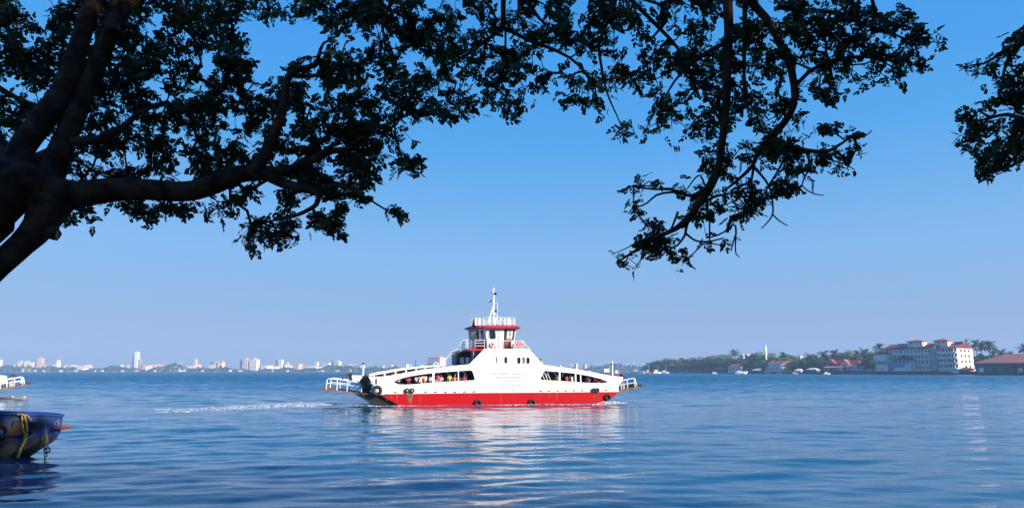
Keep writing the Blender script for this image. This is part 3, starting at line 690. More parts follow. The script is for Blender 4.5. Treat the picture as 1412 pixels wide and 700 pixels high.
def person(loc, rz, pose, shirt_c, trou_c, label, group):
    b, s_, t_, h_, J = PM[pose]
    o = bpy.data.objects.new('person', b); COL.objects.link(o); o.location = loc; o.rotation_euler = (0, 0, rz); tag(o, label, 'person', group)
    for nm, me, c in (('shirt', s_, shirt_c), ('trousers', t_, trou_c)):
        q = bpy.data.objects.new(nm, me.copy()); q.data.materials.clear(); q.data.materials.append(cloth(c)); COL.objects.link(q); q.parent = o
    q = bpy.data.objects.new('hair', h_); COL.objects.link(q); q.parent = o
    f_ = MB(); hd = J['head']
    f_.ball((hd[0]-.032, hd[1]-.083, hd[2]+.01), .012, 6, 5); f_.ball((hd[0]+.032, hd[1]-.083, hd[2]+.01), .012, 6, 5); f_.build('eye', M['hair'], o)
    MB().tube([(hd[0], hd[1]-.085, hd[2]+.01), (hd[0], hd[1]-.108, hd[2]-.02)], [.010, .016], 6).build('nose', M['skin'], o)
    return o
def fworld(x, y, z=0): return FO + AX*x + AC*y + Vector((0, 0, z))
WH_, PK, RD, OR, BL, GR, YL, DK = (.75,.72,.70), (.70,.28,.30), (.55,.03,.04), (.70,.18,.05), (.05,.20,.55), (.08,.20,.08), (.45,.50,.06), (.04,.04,.05)
plist = [(549.5,'sit',WH_,DK,'person in white shirt sitting at the narrow rear tip of the left ferry window'),
 (563,'sit',RD,DK,'person in dark red shirt sitting third from stern in left ferry window'),
 (574,'sit',PK,DK,'person in muted pink shirt just left of two pale clothed passengers in left ferry window'),
 (580,'stand',(.78,.55,.52),WH_,'person in pale pink clothes standing in rear half of left ferry window'),
 (586.5,'stand',(.80,.72,.68),OR,'person in cream shirt and orange lower garment standing beside the window post'),
 (592.5,'sit',WH_,DK,'person in white shirt sitting immediately left of the thick window post'),
 (603,'stand',(.72,.12,.14),WH_,'person in bright red shirt standing immediately right of the thick window post'),
 (608,'sit',PK,RD,'person in pink shirt sitting under the first white hoop'),
 (620,'stand',YL,DK,'person in yellow green shirt standing in middle of ferry window'),
 (626.5,'sit',OR,WH_,'person in orange shirt sitting near the thin window post'),
 (631.5,'sit',BL,DK,'person in bright blue shirt sitting by the thin window post'),
 (640,'sit',RD,DK,'person in red shirt sitting at forward end of left ferry window'),
 (768,'sit',YL,DK,'person in yellow shirt sitting beside first post of the right ferry window'),
 (782,'sit',RD,DK,'person in red shirt sitting left of the pink and white figure in right window'),
 (788,'stand',(.82,.60,.60),WH_,'person in pale pink and white clothes standing in middle of right ferry window'),
 (811.5,'sit',(.80,.35,.36),DK,'person in pink shirt sitting right of the last post in right ferry window'),
 (820.5,'sit',(.85,.50,.50),RD,'person in light pink shirt sitting nearest the bow in right ferry window')]
for (u, ps_, sc_, tc_, lb) in plist:
    v = 526 if u < 700 else 525
    yc_ = -B/2 + .55
    x = fp(u, v, yc_)[0]; base = ZD
    sit = ps_ == 'sit'
    person(fworld(x, yc_, base + (.30 if sit else 0.0)), PSI + R(rnd.uniform(-50, 50)), ps_, sc_, tc_, lb, 'passengers in the ferry gallery')
# benches for the seated
for s in (-1, 1):
    y_ = s*(B/2 - .95)
    bn = MB(); 
    for (a_, b_) in ((546, 652), (757, 833)): bn.box(fx(a_,530,-B/2+.7), fx(b_,530,-B/2+.7), y_-.25, y_+.25, ZD+.66, ZD+.72); bn.box(fx(a_,530,-B/2+.7), fx(b_,530,-B/2+.7), y_-.05, y_+.05, ZD, ZD+.66)
    bn.build('bench', M['dark'], FERRY)
person(fworld(fp(745.3, 497, -B/2+1.6)[0], -B/2+1.6, fz(499,745,-B/2+1.6)-1.35), PSI, 'stand', PK, DK, 'person in pink standing on the open stair forward of the wheelhouse', 'passengers on ferry upper levels')
x = fp(745.3, 500, -B/2+1.6)[0]; z = fz(499,745,-B/2+1.6)-1.35
MB().box(fx(729,490)+.06, x+.5, -B/2+1.2, -B/2+2.6, z-.08, z).build('stair_landing', M['deck'], FERRY)
# ================================================================== near blue boat, floating pole, wake
def blue_boat_mat():
    m = mat('worn_blue_paint', (0.004, 0.042, 0.22), 0.6, nscale=2.5, col2=(0.006, 0.014, 0.06), detail=8)
    t = m.node_tree; b = t.nodes["Principled BSDF"]; src = b.inputs["Base Color"].links[0].from_socket
    tc = t.nodes.new("ShaderNodeTexCoord"); sp = t.nodes.new("ShaderNodeSeparateXYZ"); t.links.new(tc.outputs["Object"], sp.inputs[0])
    n = t.nodes.new("ShaderNodeTexNoise"); n.inputs["Scale"].default_value = 1.6; n.inputs["Detail"].default_value = 6; t.links.new(tc.outputs["Object"], n.inputs[0])
    ad = t.nodes.new("ShaderNodeMath"); ad.operation = 'MULTIPLY_ADD'; ad.inputs[1].default_value = 0.5; t.links.new(n.outputs["Fac"], ad.inputs[0]); t.links.new(sp.outputs["Z"], ad.inputs[2])
    mr = t.nodes.new("ShaderNodeMapRange"); mr.inputs["From Min"].default_value = 0.98; mr.inputs["From Max"].default_value = 1.12; t.links.new(ad.outputs[0], mr.inputs[0])
    r2 = t.nodes.new("ShaderNodeValToRGB"); r2.color_ramp.elements[0].color = (0.016, 0.013, 0.011, 1); r2.color_ramp.elements[1].color = (0.060, 0.062, 0.062, 1)
    r2.color_ramp.elements[0].position = .35; r2.color_ramp.elements[1].position = .65; t.links.new(n.outputs["Fac"], r2.inputs[0])
    mx = t.nodes.new("ShaderNodeMix"); mx.data_type = 'RGBA'; t.links.new(mr.outputs[0], mx.inputs["Factor"]); t.links.new(r2.outputs[0], mx.inputs["A"]); t.links.new(src, mx.inputs["B"])
    t.links.new(mx.outputs["Result"], b.inputs["Base Color"]); return m
M['boatblue'] = blue_boat_mat()
NB = on_water(44, 632); NY = NB.y
nb = empty('wooden_boat', (NB.x, NY + .9, 0), R(28), 'dark blue wooden boat bow at lower left with yellow ropes and red spar', 'boat')
RZb = Matrix.Rotation(-R(28), 3, 'Z'); BO = Vector((NB.x, NY + .9, 0))
def bp_(u, v, y=-.8):
    o = RZb @ (CAM - BO); d = RZb @ ray(u, v); t = (y - o.y)/d.y; return Vector((o.x + t*d.x, y, o.z + t*d.z))
st = []   # stations x, top z, bottom z, half breadth
G_ = [(84.5,573,.34),(80,572.8,.44),(74,572.5,.56),(66,572.2,.68),(56,572,.80),(46,571.8,.90),(34,571.6,.98),(16,571.2,1.04),(-20,570.5,1.1)]
K_ = [(84.2,591),(82.5,597),(78.5,604),(71,610),(58,617.8),(46.5,626),(34,634),(16,641),(-20,647)]
gp = [(bp_(u, v, -h_), h_) for u, v, h_ in G_]; kp = [bp_(u, v, -.3*h_) for (u, v), (_, _, h_) in zip(K_, G_)]
kx = [p.x for p in kp][::-1]; kz = [p.z for p in kp][::-1]
for p, h_ in gp: st.append((p.x, p.z, float(np.interp(p.x, kx, kz)), h_))
x_, zt_, zb_, hb_ = st[-1]
for dx, dz, db, hh in ((-2,.03,.05,1.1),(-4,.12,.10,1.0),(-5.5,.25,.28,.7),(-6.4,.36,.62,.3)): st.append((x_+dx, zt_+dz, zb_+db, hh))
def section(x, zt, zb, hb, ins=0.0):
    h = zt - zb
    pr = [(1.0,1.0),(.98,.72),(.93,.48),(.78,.24),(.45,.07),(0,0)]
    L = [(x, -(hb*a-ins), zb + h*c + (ins if c < .9 else 0)) for a, c in pr]; Rr = [(x, -p[1], p[2]) for p in L[-2::-1]]
    return L + Rr
hm = MB(); outer = [section(*s_) for s_ in st]; inner = [section(s_[0]*1 + (-.06 if i == 0 else 0), *s_[1:], ins=.07) for i, s_ in enumerate(st)]
n = len(outer[0])
vs = [p for r in outer for p in r] + [p for r in inner for p in r]; o2 = len(outer)*n; fs = []
for i in range(len(outer)-1):
    for j in range(n-1):
        fs.append((i*n+j, i*n+j+1, (i+1)*n+j+1, (i+1)*n+j)); fs.append((o2+i*n+j, o2+(i+1)*n+j, o2+(i+1)*n+j+1, o2+i*n+j+1))
    for j in (0, n-1): fs.append((i*n+j, (i+1)*n+j, o2+(i+1)*n+j, o2+i*n+j))
fs.append(tuple(range(n))); fs.append(tuple((len(outer)-1)*n+j for j in range(n))); fs.append(tuple(o2+j for j in range(n)))
hm.add(vs, fs); hull = hm.build('hull', M['boatblue'], nb)
ga = MB()
for s_ in (-1, 1): ga.tube([(q[0], s_*q[3], q[1]) for q in st], .045, 6)
ga.tube([(st[0][0]+.02, -.32, st[0][1]), (st[0][0]+.02, .32, st[0][1])], .05, 6)
ga.build('rubbing_rail', M['boatblue'], nb)
fd = MB(); fd.loft([[(q[0], -q[3]+.08, q[1]-.12), (q[0], q[3]-.08, q[1]-.12), (q[0], q[3]-.08, q[1]-.17), (q[0], -q[3]+.08, q[1]-.17)] for q in st[:5]]); fd.build('fore_deck', M['deck'], nb)
for x in (st[6][0], st[8][0], st[9][0]): MB().box(x-.12, x+.12, -.98, .98, st[6][1]-.30, st[6][1]-.25).build('thwart', M['deck'], nb)
a, b_ = bp_(72, 590.2, -.55), bp_(99, 588, -.35)
M['spar'] = mat('red_spar_paint', (0.16, 0.014, 0.012), 0.7, nscale=8, col2=(0.07, 0.015, 0.012))
MB().tube([a, a.lerp(b_, .5), a.lerp(b_, .9), b_], [.085, .08, .06, .05], 10).build('spar', M['spar'], nb)
c = bp_(78.3, 582.8, -.50); text_obj('V5', .30, (c.x, -.56, c.z), nb, M['letter'], .22, rot=(PI/2, 0, R(14)))
def rope(pts, r, y, m, name='rope'):
    P = [bp_(u, v, y + k*0) for k, (u, v) in enumerate(pts)]
    Q = []
    for i in range(len(P)-1):
        p0, p1, p2, p3 = P[max(i-1,0)], P[i], P[i+1], P[min(i+2, len(P)-1)]
        for k in range(6):
            t = k/6; Q.append(.5*((2*p1)+(-p0+p2)*t+(2*p0-5*p1+4*p2-p3)*t*t+(-p0+3*p1-3*p2+p3)*t**3))
    Q.append(P[-1]); return MB().tube(Q, r, 7).build(name, m, nb, smooth=True)
rope([(24,571.5),(27,570.8),(30,573),(31,583),(33,592),(34,603),(31,612),(28,620),(23,631)], .030, -1.10, M['yellow'])
rope([(28,571),(33,572),(36,580),(37.5,592),(36,603),(33,611),(29,618),(27,624),(25.5,631)], .030, -1.16, M['yellow'])
rope([(33,572),(38,572.5),(42,577),(46,582),(51,584.5)], .022, -1.08, M['yellow'])
M['rope2'] = mat('weathered_rope', (0.20, 0.19, 0.07), 0.85, nscale=30)
rope([(55,579.5),(58,578.6),(61,581),(63,588),(64,600),(66,606),(65,610),(62.5,613),(63,608),(64.5,603)], .024, -.98, M['rope2'])
ch = MB(); p = bp_(64.3, 613, -.95); k = 0; z = p.z
while z > -.06:
    ax_ = (0,1,0) if k % 2 == 0 else (1,0,0); nn = 12; vv = []
    ch.ring((p.x + .012*math.sin(k*2.1), p.y, z-.06), ax_, .055, .017, 12, 6); z -= .085; k += 1
ch.ring((p.x+.03, p.y, .33), (0,1,0), .10, .03, 12, 6)
ch.build('mooring_chain', M['chain'], nb, smooth=True)
M['bt'] = mat('old_brown_fender', (0.022, 0.014, 0.010), 0.9, nscale=9)
for (u, v, r_) in ((1.5, 594, .36), (43, 589, .25)):
    q = bp_(u, v, -1.10); MB().ring(q, (0,1,0), r_*.7, r_*.3, 20, 8).build('tyre_fender', M['bt'], nb, smooth=True)
q = bp_(26, 590, -1.07); MB().loft([[(q.x-.26,-1.10,q.z-.3),(q.x+.2,-1.10,q.z-.3),(q.x+.2,-1.04,q.z-.3),(q.x-.26,-1.04,q.z-.3)],[(q.x-.2,-1.13,q.z+.3),(q.x+.24,-1.13,q.z+.3),(q.x+.24,-1.04,q.z+.3),(q.x-.2,-1.04,q.z+.3)]]).build('hanging_mat', M['bt'], nb)

# floating pole
a = on_water(-14, 549); b_ = on_water(37, 549.2)
fpz = MB(); fpz.tube([(a.x, a.y, .05), ((a.x+b_.x)/2, (a.y+b_.y)/2, .07), (b_.x, b_.y, .04)], [.13,.12,.09], 8)
pole = fpz.build('floating_pole', mat('wet_bamboo', (0.25, 0.17, 0.10), 0.6, nscale=5), None, smooth=True)
tag(pole, 'thin floating pole drifting on the water at left below second ferry', 'pole')
for u in (17, 33): q = on_water(u, 549); MB().ball((q.x, q.y, .17), (.16,.16,.13), 8, 6).build('float', M['hub'], pole)

# wake and foam: low broken ridges of white water (real relief, speckled)
def foam_mat():
    m = bpy.data.materials.new('foam'); m.use_nodes = True; t = m.node_tree; b = t.nodes["Principled BSDF"]
    b.inputs["Base Color"].default_value = (.75,.76,.76,1); b.inputs["Roughness"].default_value = .8
    g = t.nodes.new("ShaderNodeNewGeometry"); mp = t.nodes.new("ShaderNodeMapping"); mp.inputs["Scale"].default_value = (2.6, 4.5, 3); t.links.new(g.outputs["Position"], mp.inputs[0])
    n = t.nodes.new("ShaderNodeTexNoise"); n.inputs["Scale"].default_value = 1.6; n.inputs["Detail"].default_value = 6; n.inputs["Roughness"].default_value = .65; t.links.new(mp.outputs[0], n.inputs[0])
    r = t.nodes.new("ShaderNodeMapRange"); r.inputs["From Min"].default_value = .46; r.inputs["From Max"].default_value = .62; t.links.new(n.outputs["Fac"], r.inputs[0]); t.links.new(r.outputs[0], b.inputs["Alpha"])
    return m
M['foam'] = foam_mat()
def ridge(P, w, hgt, name, seed, cat=None):
    """foam strip along the points with its own lumps"""
    rr = random.Random(seed); V = []; nseg = 0; nx = 7; prev = None; L = []
    for i in range(len(P)-1):
        a, b = P[i], P[i+1]; k = max(2, int((b-a).length/.35))
        for j in range(k): L.append((a.lerp(b, j/k), w[i]+(w[i+1]-w[i])*j/k, hgt[i]+(hgt[i+1]-hgt[i])*j/k, (b-a).normalized()))
    vs = []; fs = []
    for i, (c, ww, hh, d) in enumerate(L):
        nrm = Vector((-d.y, d.x, 0)); 
        for j in range(nx):
            s_ = j/(nx-1)*2-1; bump = noise.noise(Vector((c.x*.9+seed, c.y*.9, s_*2)))*.6+.7
            p = c + nrm*(s_*ww*(1+.3*noise.noise(Vector((c.x*.5, c.y*.5, seed+9)))))
            z = float(wave_z(np.array([p.x]), np.array([p.y]), .27)[0]) + (max(.02, hh*(1-s_*s_)*max(0, bump)*(1 + .5*noise.noise(Vector((c.x*3, s_*5, seed))))) + .02 if 0 < j < nx-1 else -.02); vs.append((p.x, p.y, z))
    for i in range(len(L)-1):
        for j in range(nx-1): fs.append((i*nx+j, (i+1)*nx+j, (i+1)*nx+j+1, i*nx+j+1))
    mb = MB(); mb.add(vs, fs); o = mb.build(name, M['foam'], None, smooth=True, fix=False); tag(o, kind='stuff'); return o
def wp(l): return [on_water(u, v) for u, v in l]
ridge(wp([(215,563.5),(260,564),(300,563),(345,561),(390,559.3),(430,558),(458,557),(478,557)]), [.5,1.0,1.5,2.0,2.2,1.9,1.2,.5], [.05,.10,.16,.26,.34,.30,.2,.08], 'wake_foam', 1)
ridge(wp([(215,568.6),(240,568),(265,567)]), [.5,1.1,.5], [.06,.14,.05], 'wake_foam', 4)
ridge(wp([(480,558.6),(520,559.5),(560,559.0),(640,558.4),(720,557.6),(800,557.0),(832,556.6)]), [.2,.3,.45,.3,.3,.3,.3], [.01,.05,.10,.01,.015,.01,.06], 'hull_foam', 2)
ridge(wp([(815,557.3),(832,556.6),(846,555.6),(860,555.2),(874,555.4)]), [.3,.6,.7,.5,.2], [.08,.28,.26,.10,.02], 'bow_foam', 3)
# ================================================================== far city skyline
def wallmat(name, c, rough=.8): return mat(name, c, rough, nscale=.08, namt=.08)
WC = {'cream': wallmat('cream_render', (.72,.62,.50)), 'white': wallmat('white_render', (.78,.75,.72)), 'pink': wallmat('pink_render', (.72,.48,.44)),
      'orange': wallmat('orange_render', (.68,.42,.28)), 'blue': wallmat('blue_glazing', (.16,.26,.38), .3), 'grey': wallmat('grey_render', (.35,.37,.40)),
      'red': wallmat('red_render', (.58,.20,.18)), 'green': wallmat('green_render', (.22,.34,.34))}
M['cglass'] = mat('city_glass', (.09,.12,.16), .3)
def tower(u0, u1, vt, col, label, roof='flat', Y=2700, name='city_building', beta=.6, cat='building', group='buildings of the far city'):
    x0 = colx(u0, Y, 505); x1 = colx(u1, Y, 505); w = x1-x0; h = at((u0+u1)/2, vt, Y).z
    az = math.atan2((x0+x1)/2, Y); beta = .5; th = az + beta; w *= math.cos(az)*1.08
    a_ = w*.66/math.cos(beta); b_ = w*.34/math.sin(beta)
    root = empty(name, ((x0+x1)/2, Y, .9), -th, label, cat, group)
    mb = MB(); nf = max(2, int(h/4.2)); fh = h/nf
    if roof == 'step': nf0 = nf
    for k in range(nf):
        sc = 1.0
        if roof == 'step': sc = 1 - .55*max(0, (k/nf-.35))/.65
        A, B_ = a_*sc/2, b_*sc/2
        mb.cm = 0; mb.box(-A, A, -B_, B_, k*fh, k*fh+fh*.55)
        mb.cm = 1; mb.box(-A+.5, A-.5, -B_+.5, B_-.5, k*fh+fh*.55, (k+1)*fh)
        mb.cm = 0
        for q in np.linspace(-A+1, A-1, max(2, int(A/3.5))): mb.box(q-1, q+1, -B_-.02+.04, B_-.02, k*fh+fh*.55, (k+1)*fh)
        for q in np.linspace(-B_+1, B_-1, max(2, int(B_/3.5))): mb.box(-A+.02, A-.02, q-1, q+1, k*fh+fh*.55, (k+1)*fh)
    mb.cm = 0; sc = .45 if roof == 'step' else 1.0
    mb.box(-a_*sc/2-.3, a_*sc/2+.3, -b_*sc/2-.3, b_*sc/2+.3, h-.01, h+1.0)
    mb.build('wall', [WC[col], M['cglass']], root, fix=False)
    if roof == 'box': MB().box(-a_*.2, a_*.15, -b_*.2, b_*.2, h+1, h+5).build('lift_house', WC[col], root)
    if roof == 'mast': MB().tube([(0,0,h),(0,0,h+12)], [.9,.3], 6).build('mast', WC['white'], root)
    if roof == 'slope':
        MB().loft([[(-a_/2-1,-b_/2-1,h+1.01),(a_/2+1,-b_/2-1,h+1.01),(a_/2+1,b_/2+1,h+1.01),(-a_/2-1,b_/2+1,h+1.01)],[(-a_*.2,-.5,h+9),(a_*.3,-.5,h+9),(a_*.3,.5,h+9),(-a_*.2,.5,h+9)]]).build('roof', WC['red'], root)
    return root
CITY = [(-6,2.6,496,'cream','flat','cream block cut by the left picture edge on far shore'),
 (18,24,503.5,'pink','flat','low pink building at the left foot of a pale pink cluster'),
 (24,33,498.8,'pink','box','pink apartment block at the left end of the city skyline'),
 (33,40,498.2,'cream','flat','cream block immediately right of the pink apartment block'),
 (40,49,500,'white','flat','white block filling the gap before the orange tower'),
 (51,60,494.5,'orange','box','orange cream tower at left end of city, taller than its cluster'),
 (76,84,496.5,'white','step','white stepped building standing alone right of orange tower'),
 (98,105,503.4,'white','flat','low white building left of long pink building'),
 (105,121,504,'pink','flat','long low pink building on the far shore'),
 (166,170,503,'white','flat','small white block first of two left of the tall tower'),
 (174,178,503.8,'cream','flat','small cream block just left of the tall tower'),
 (181.5,184.4,490.8,'blue','flat','narrow blue glazed slab attached left of tallest white tower'),
 (184.4,191,485.4,'white','mast','tallest white tower of the skyline with mast on its roof'),
 (191,194.5,496,'grey','mast','slim grey block with thin mast right of tallest tower'),
 (195,199,501.5,'red','flat','small reddish block at right foot of tallest tower'),
 (203,209.5,503.8,'white','flat','low white building left of an orange one on far shore'),
 (212,219,503.8,'orange','flat','low orange building on far shore right of tallest tower'),
 (235.5,239,505,'red','flat','small red fronted building below the green block'),
 (237,251,500,'green','flat','wide dull green block among trees on far shore'),
 (245,253,505.6,'pink','flat','low pink white building in front of the green block'),
 (267,271.6,495.3,'pink','flat','slim lone pink tower between green block and white pair'),
 (289,295.4,499,'blue','flat','bluish block forming left part of white and pink pair'),
 (295.5,300,498.2,'pink','flat','narrow pink block in middle of white and pink pair'),
 (300.2,309.5,500,'cream','slope','cream windowed building with sloping red roof on far shore'),
 (286,300,507,'white','flat','low white building in front of the white and pink pair'),
 (331,334.2,496.6,'blue','flat','thin blue slab at left side of big paired towers'),
 (334.3,344,495.6,'pink','box','big pink block, left half of the broad paired towers'),
 (344.2,357.5,495.8,'cream','box','big cream block, right half of broad paired towers'),
 (361,368,504.4,'white','flat','low white building right of broad paired towers'),
 (379.4,382.6,496.8,'blue','flat','thin blue slab left of white framed glass tower'),
 (383,390.3,496.2,'white','flat','white framed glass tower right of a thin blue slab'),
 (391,400,500,'cream','step','cream stepped building right of the white framed tower'),
 (400.5,417,502.2,'orange','flat','wide orange building right of cream stepped building'),
 (402,416,506.4,'red','flat','low red building below the wide orange building'),
 (432,441,499.2,'white','step','white rounded stepped building left of ferry stern'),
 (423.5,432,506,'cream','flat','low cream building near water left of stern ramp'),
 (445,457,500.5,'white','flat','white block left of narrow dark tower above stern ramp'),
 (457.2,460.3,496,'blue','flat','narrow dark blue tower above the stern ramp railing'),
 (460.5,470.5,498.6,'cream','box','cream block right of the narrow dark blue tower'),
 (474,485,502.4,'pink','flat','pink low building above end of stern ramp'),
 (523,531,504.6,'white','flat','low white pair, left one, above ferry after bulwark'),
 (532,541,504.2,'white','flat','low white pair, right one, above ferry after bulwark'),
 (572.3,575.4,497,'blue','flat','slim blue tower left of big red pink building'),
 (560,568,502.6,'grey','flat','grey low block just left of slim blue tower'),
 (590,614,493.5,'pink','slope','big pink building with broad red roof left of ferry stairs'),
 (755,762,504.2,'pink','flat','pink low building just right of ferry superstructure'),
 (791.5,796.5,501.8,'white','flat','white block seen above forward bulwark of ferry'),
 (803.5,808.5,503,'cream','flat','cream block seen above forward bulwark right of white block'),
 (864,866.2,501.4,'white','flat','slim white block above the bow ramp'),
 (872,874.4,501,'white','flat','slim white tower just left of wooded point')]
for (u0, u1, vt, c_, rf_, lb) in CITY: tower(u0, u1, vt, c_, lb, rf_)
# low sheds and boats along the far waterfront (specks)
sp_ = []
for i, u in enumerate([22,34,39,46,51,69,75,89,96,115,123,128,133,146,161,174,181,188,207,212,247,252,273,303,312,320,326,334,371,379,392,398,441,447,462,518,545,556,774,783,815]):
    if i % 2: continue
    Y = 2420; x = colx(u, Y, 510); w_ = 2 + (i*37 % 9)*.5
    m_ = [WC['white'], WC['pink'], WC['cream']][i % 3]
    mb = MB(); mb.box(-w_, w_, -3, 3, 0, 3.6); o = mb.build('waterfront_shed', m_); o.location = (x, Y+35, .9)
    MB().prism([[(-3.4, 3.6), (3.4, 3.6), (0, 5.4)]], lambda a, b: (-w_-.4, a, b), (2*w_+.8, 0, 0)).build('roof', m_, o)
    tag(o, 'tiny pale waterfront shed, one of a row along the far shoreline', 'shed', 'sheds along the far waterfront')
rc = random.Random(21)
for i in range(46):
    u = rc.choice([rc.uniform(15,125), rc.uniform(195,330), rc.uniform(360,480), rc.uniform(480,620), rc.uniform(740,870)])
    Y = rc.uniform(2520, 2640); w_ = rc.uniform(5, 14); h_ = rc.uniform(12, 26); m_ = WC[rc.choice(['white','pink','cream','cream','white','orange'])]
    mb = MB(); mb.box(-w_, w_, -5, 5, 0, h_); o = mb.build('town_house', m_); o.location = (colx(u, Y, 508), Y, .9); o.rotation_euler = (0, 0, -math.atan2(o.location.x, Y) - rc.uniform(-.4, .6))
    MB().loft([[(-w_-.5,-5.5,h_),(w_+.5,-5.5,h_),(w_+.5,5.5,h_),(-w_-.5,5.5,h_)],[(-w_*.6,-.3,h_+3),(w_*.6,-.3,h_+3),(w_*.6,.3,h_+3),(-w_*.6,.3,h_+3)]]).build('roof', WC[rc.choice(['red','cream','grey','orange'])], o)
    tag(o, 'small pale town house among the trees of the far shore', 'house', 'town houses on the far shore')
# far woods: one mass
M['farleaf'] = leafmat('far_tree_leaves', (.050,.085,.035), (.025,.045,.022), .02, .6, .1)
rs = np.random.RandomState(5)
def prof(u): 
    base = 11 + 5*math.sin(u*.031)+4*math.sin(u*.083+1)+3*math.sin(u*.21)
    for c, a, s_ in ((150,8,25),(240,9,14),(175,5,12),(500,7,35),(560,6,20),(30,5,30),(780,5,60),(860,9,30),(345,2,20)): base += a*math.exp(-((u-c)/s_)**2)
    return base
V = []; Fc = []
for k in range(26000):
    u = rs.uniform(-60, 960); Y = rs.uniform(2475, 2640); hmax = prof(u)*(.75+.5*noise.noise(Vector((u*.35, 3, 1)))+.25)
    z = .9 + max(1.0, hmax)*(rs.uniform(0, 1)**.7); x = colx(u, Y, 508); s_ = rs.uniform(1.8, 4.2); c = np.array([x, Y, z])
    a = rs.normal(size=3); a /= np.linalg.norm(a); b_ = np.cross(a, rs.normal(size=3)); b_ /= np.linalg.norm(b_)
    V += [c+a*s_, c+b_*s_*.8, c-a*s_, c-b_*s_*.8]
fastmesh('far_woods', np.array(V), np.arange(len(V)).reshape(-1, 4), M['farleaf'])
tag(bpy.data.objects['far_woods'], kind='stuff')

# ================================================================== wooded shore on the right
M['leaf1'] = leafmat('tree_leaves', (.13,.24,.035), (.040,.095,.025), .12, .55, .2)
M['leaf2'] = leafmat('dark_tree_leaves', (.050,.115,.040), (.020,.050,.022), .12, .55, .2)
M['leaf3'] = leafmat('yellow_green_leaves', (.17,.24,.03), (.06,.09,.02), .12, .55, .2)
M['palmleaf'] = leafmat('palm_leaves', (.07,.09,.03), (.035,.045,.02), .3, .5, .15)
M['bark'] = mat('bark', (.14,.11,.08), .9, nscale=1.2, col2=(.07,.055,.04), bump=.5)
GZ = 2.2
def make_broadleaf(seed, m, n=2200, wide=1.0):
    """unit tree about 10 m tall and 9 m wide; crown of leaf clumps with gaps"""
    r = np.random.RandomState(seed); lob = []
    for i in range(13):
        a = r.uniform(0, 2*PI); q = r.uniform(0, 1)**.6*3.2*wide; zc = 4.2 + r.uniform(0, 1)*3.9*(1-(q/5.2)**2); lob.append((q*math.cos(a), q*math.sin(a), zc, r.uniform(1.2, 2.1)))
    lob.append((0, 0, 7.6, 1.9)); V = []
    for k in range(n):
        cx, cy, cz, rr = lob[r.randint(len(lob))]; d = r.normal(size=3); d /= np.linalg.norm(d); c = np.array([cx, cy, cz]) + d*rr*(r.uniform(.70, 1.05))*np.array([1, 1, .8])
        nn_ = d + r.normal(size=3)*.38; nn_ /= np.linalg.norm(nn_); a = np.cross(nn_, r.normal(size=3)); a /= np.linalg.norm(a); b_ = np.cross(nn_, a); s_ = r.uniform(.16, .40)
        V += [c+a*s_, c+b_*s_*.7, c-a*s_, c-b_*s_*.7]
    crown = fastmesh('crown', np.array(V), np.arange(len(V)).reshape(-1, 4), m)
    t = MB(); t.tube([(0,0,-.2),(.1,0,1.5),(.0,.1,3.2),(.1,.1,5.5)], [.38,.28,.22,.12], 8)
    for (cx, cy, cz, rr) in lob[:7]: t.tube([(0,.05,2.4+r.uniform(0,1)),(cx*.5,cy*.5,(cz+3)/2),(cx,cy,cz)], [.15,.09,.04], 5)
    trunk = t.build('trunk', M['bark'])
    return trunk, crown
def make_palm(seed):
    r = np.random.RandomState(seed); V = []; 
    lean = r.uniform(-.8, .8)
    for k in range(26):
        a = 2*PI*k/26*2.4 + r.uniform(-.2, .2); el = R(r.uniform(-35, 75)); L = r.uniform(2.2, 3.0); p = np.array([lean, 0, 9.6]); d = np.array([math.cos(a)*math.cos(el), math.sin(a)*math.cos(el), math.sin(el)])
        side = np.cross(d, [0,0,1.0]); side /= np.linalg.norm(side)+1e-9
        for j in range(7):
            s0 = L/7; q = p + d*s0; w0 = .55*math.sin(PI*(j+.6)/8); drop = np.array([0,0,-.45*w0])
            for sg in (-1, 1): V += [p, p*.4+q*.6, q + side*sg*w0 + drop + d*.25, p + side*sg*w0*.9 + drop + d*.2]
            p = q; d = d + np.array([0,0,-.20]); d /= np.linalg.norm(d)
    crown = fastmesh('crown', np.array(V), np.arange(len(V)).reshape(-1, 4), M['palmleaf'])
    t = MB(); t.tube([(0,0,-.2),(lean*.15,0,3),(lean*.5,0,6.5),(lean,0,9.6)], [.20,.15,.12,.10], 7); trunk = t.build('trunk', M['bark'])
    return trunk, crown
PROTO = {'a': make_broadleaf(1, M['leaf1']), 'b': make_broadleaf(2, M['leaf2'], wide=1.25), 'c': make_broadleaf(3, M['leaf3']), 'd': make_broadleaf(4, M['leaf1'], wide=1.4), 'p': make_palm(5), 'q': make_palm(9)}
for t_, c_ in PROTO.values():
    COL.objects.unlink(t_); COL.objects.unlink(c_)
def tree(kind, x, y, z, hgt, wid, rz, label, name, group):
    t_, c_ = PROTO[kind]; top = {'p': 11.2, 'q': 11.2}.get(kind, 8.9)
    e = empty(name, (x, y, z), rz, label, 'palm tree' if kind in 'pq' else 'tree', group)
    e.scale = (wid, wid, hgt/top)
    for o_ in (t_, c_): q = o_.copy(); COL.objects.link(q); q.parent = e; q.name = o_.name
    return e
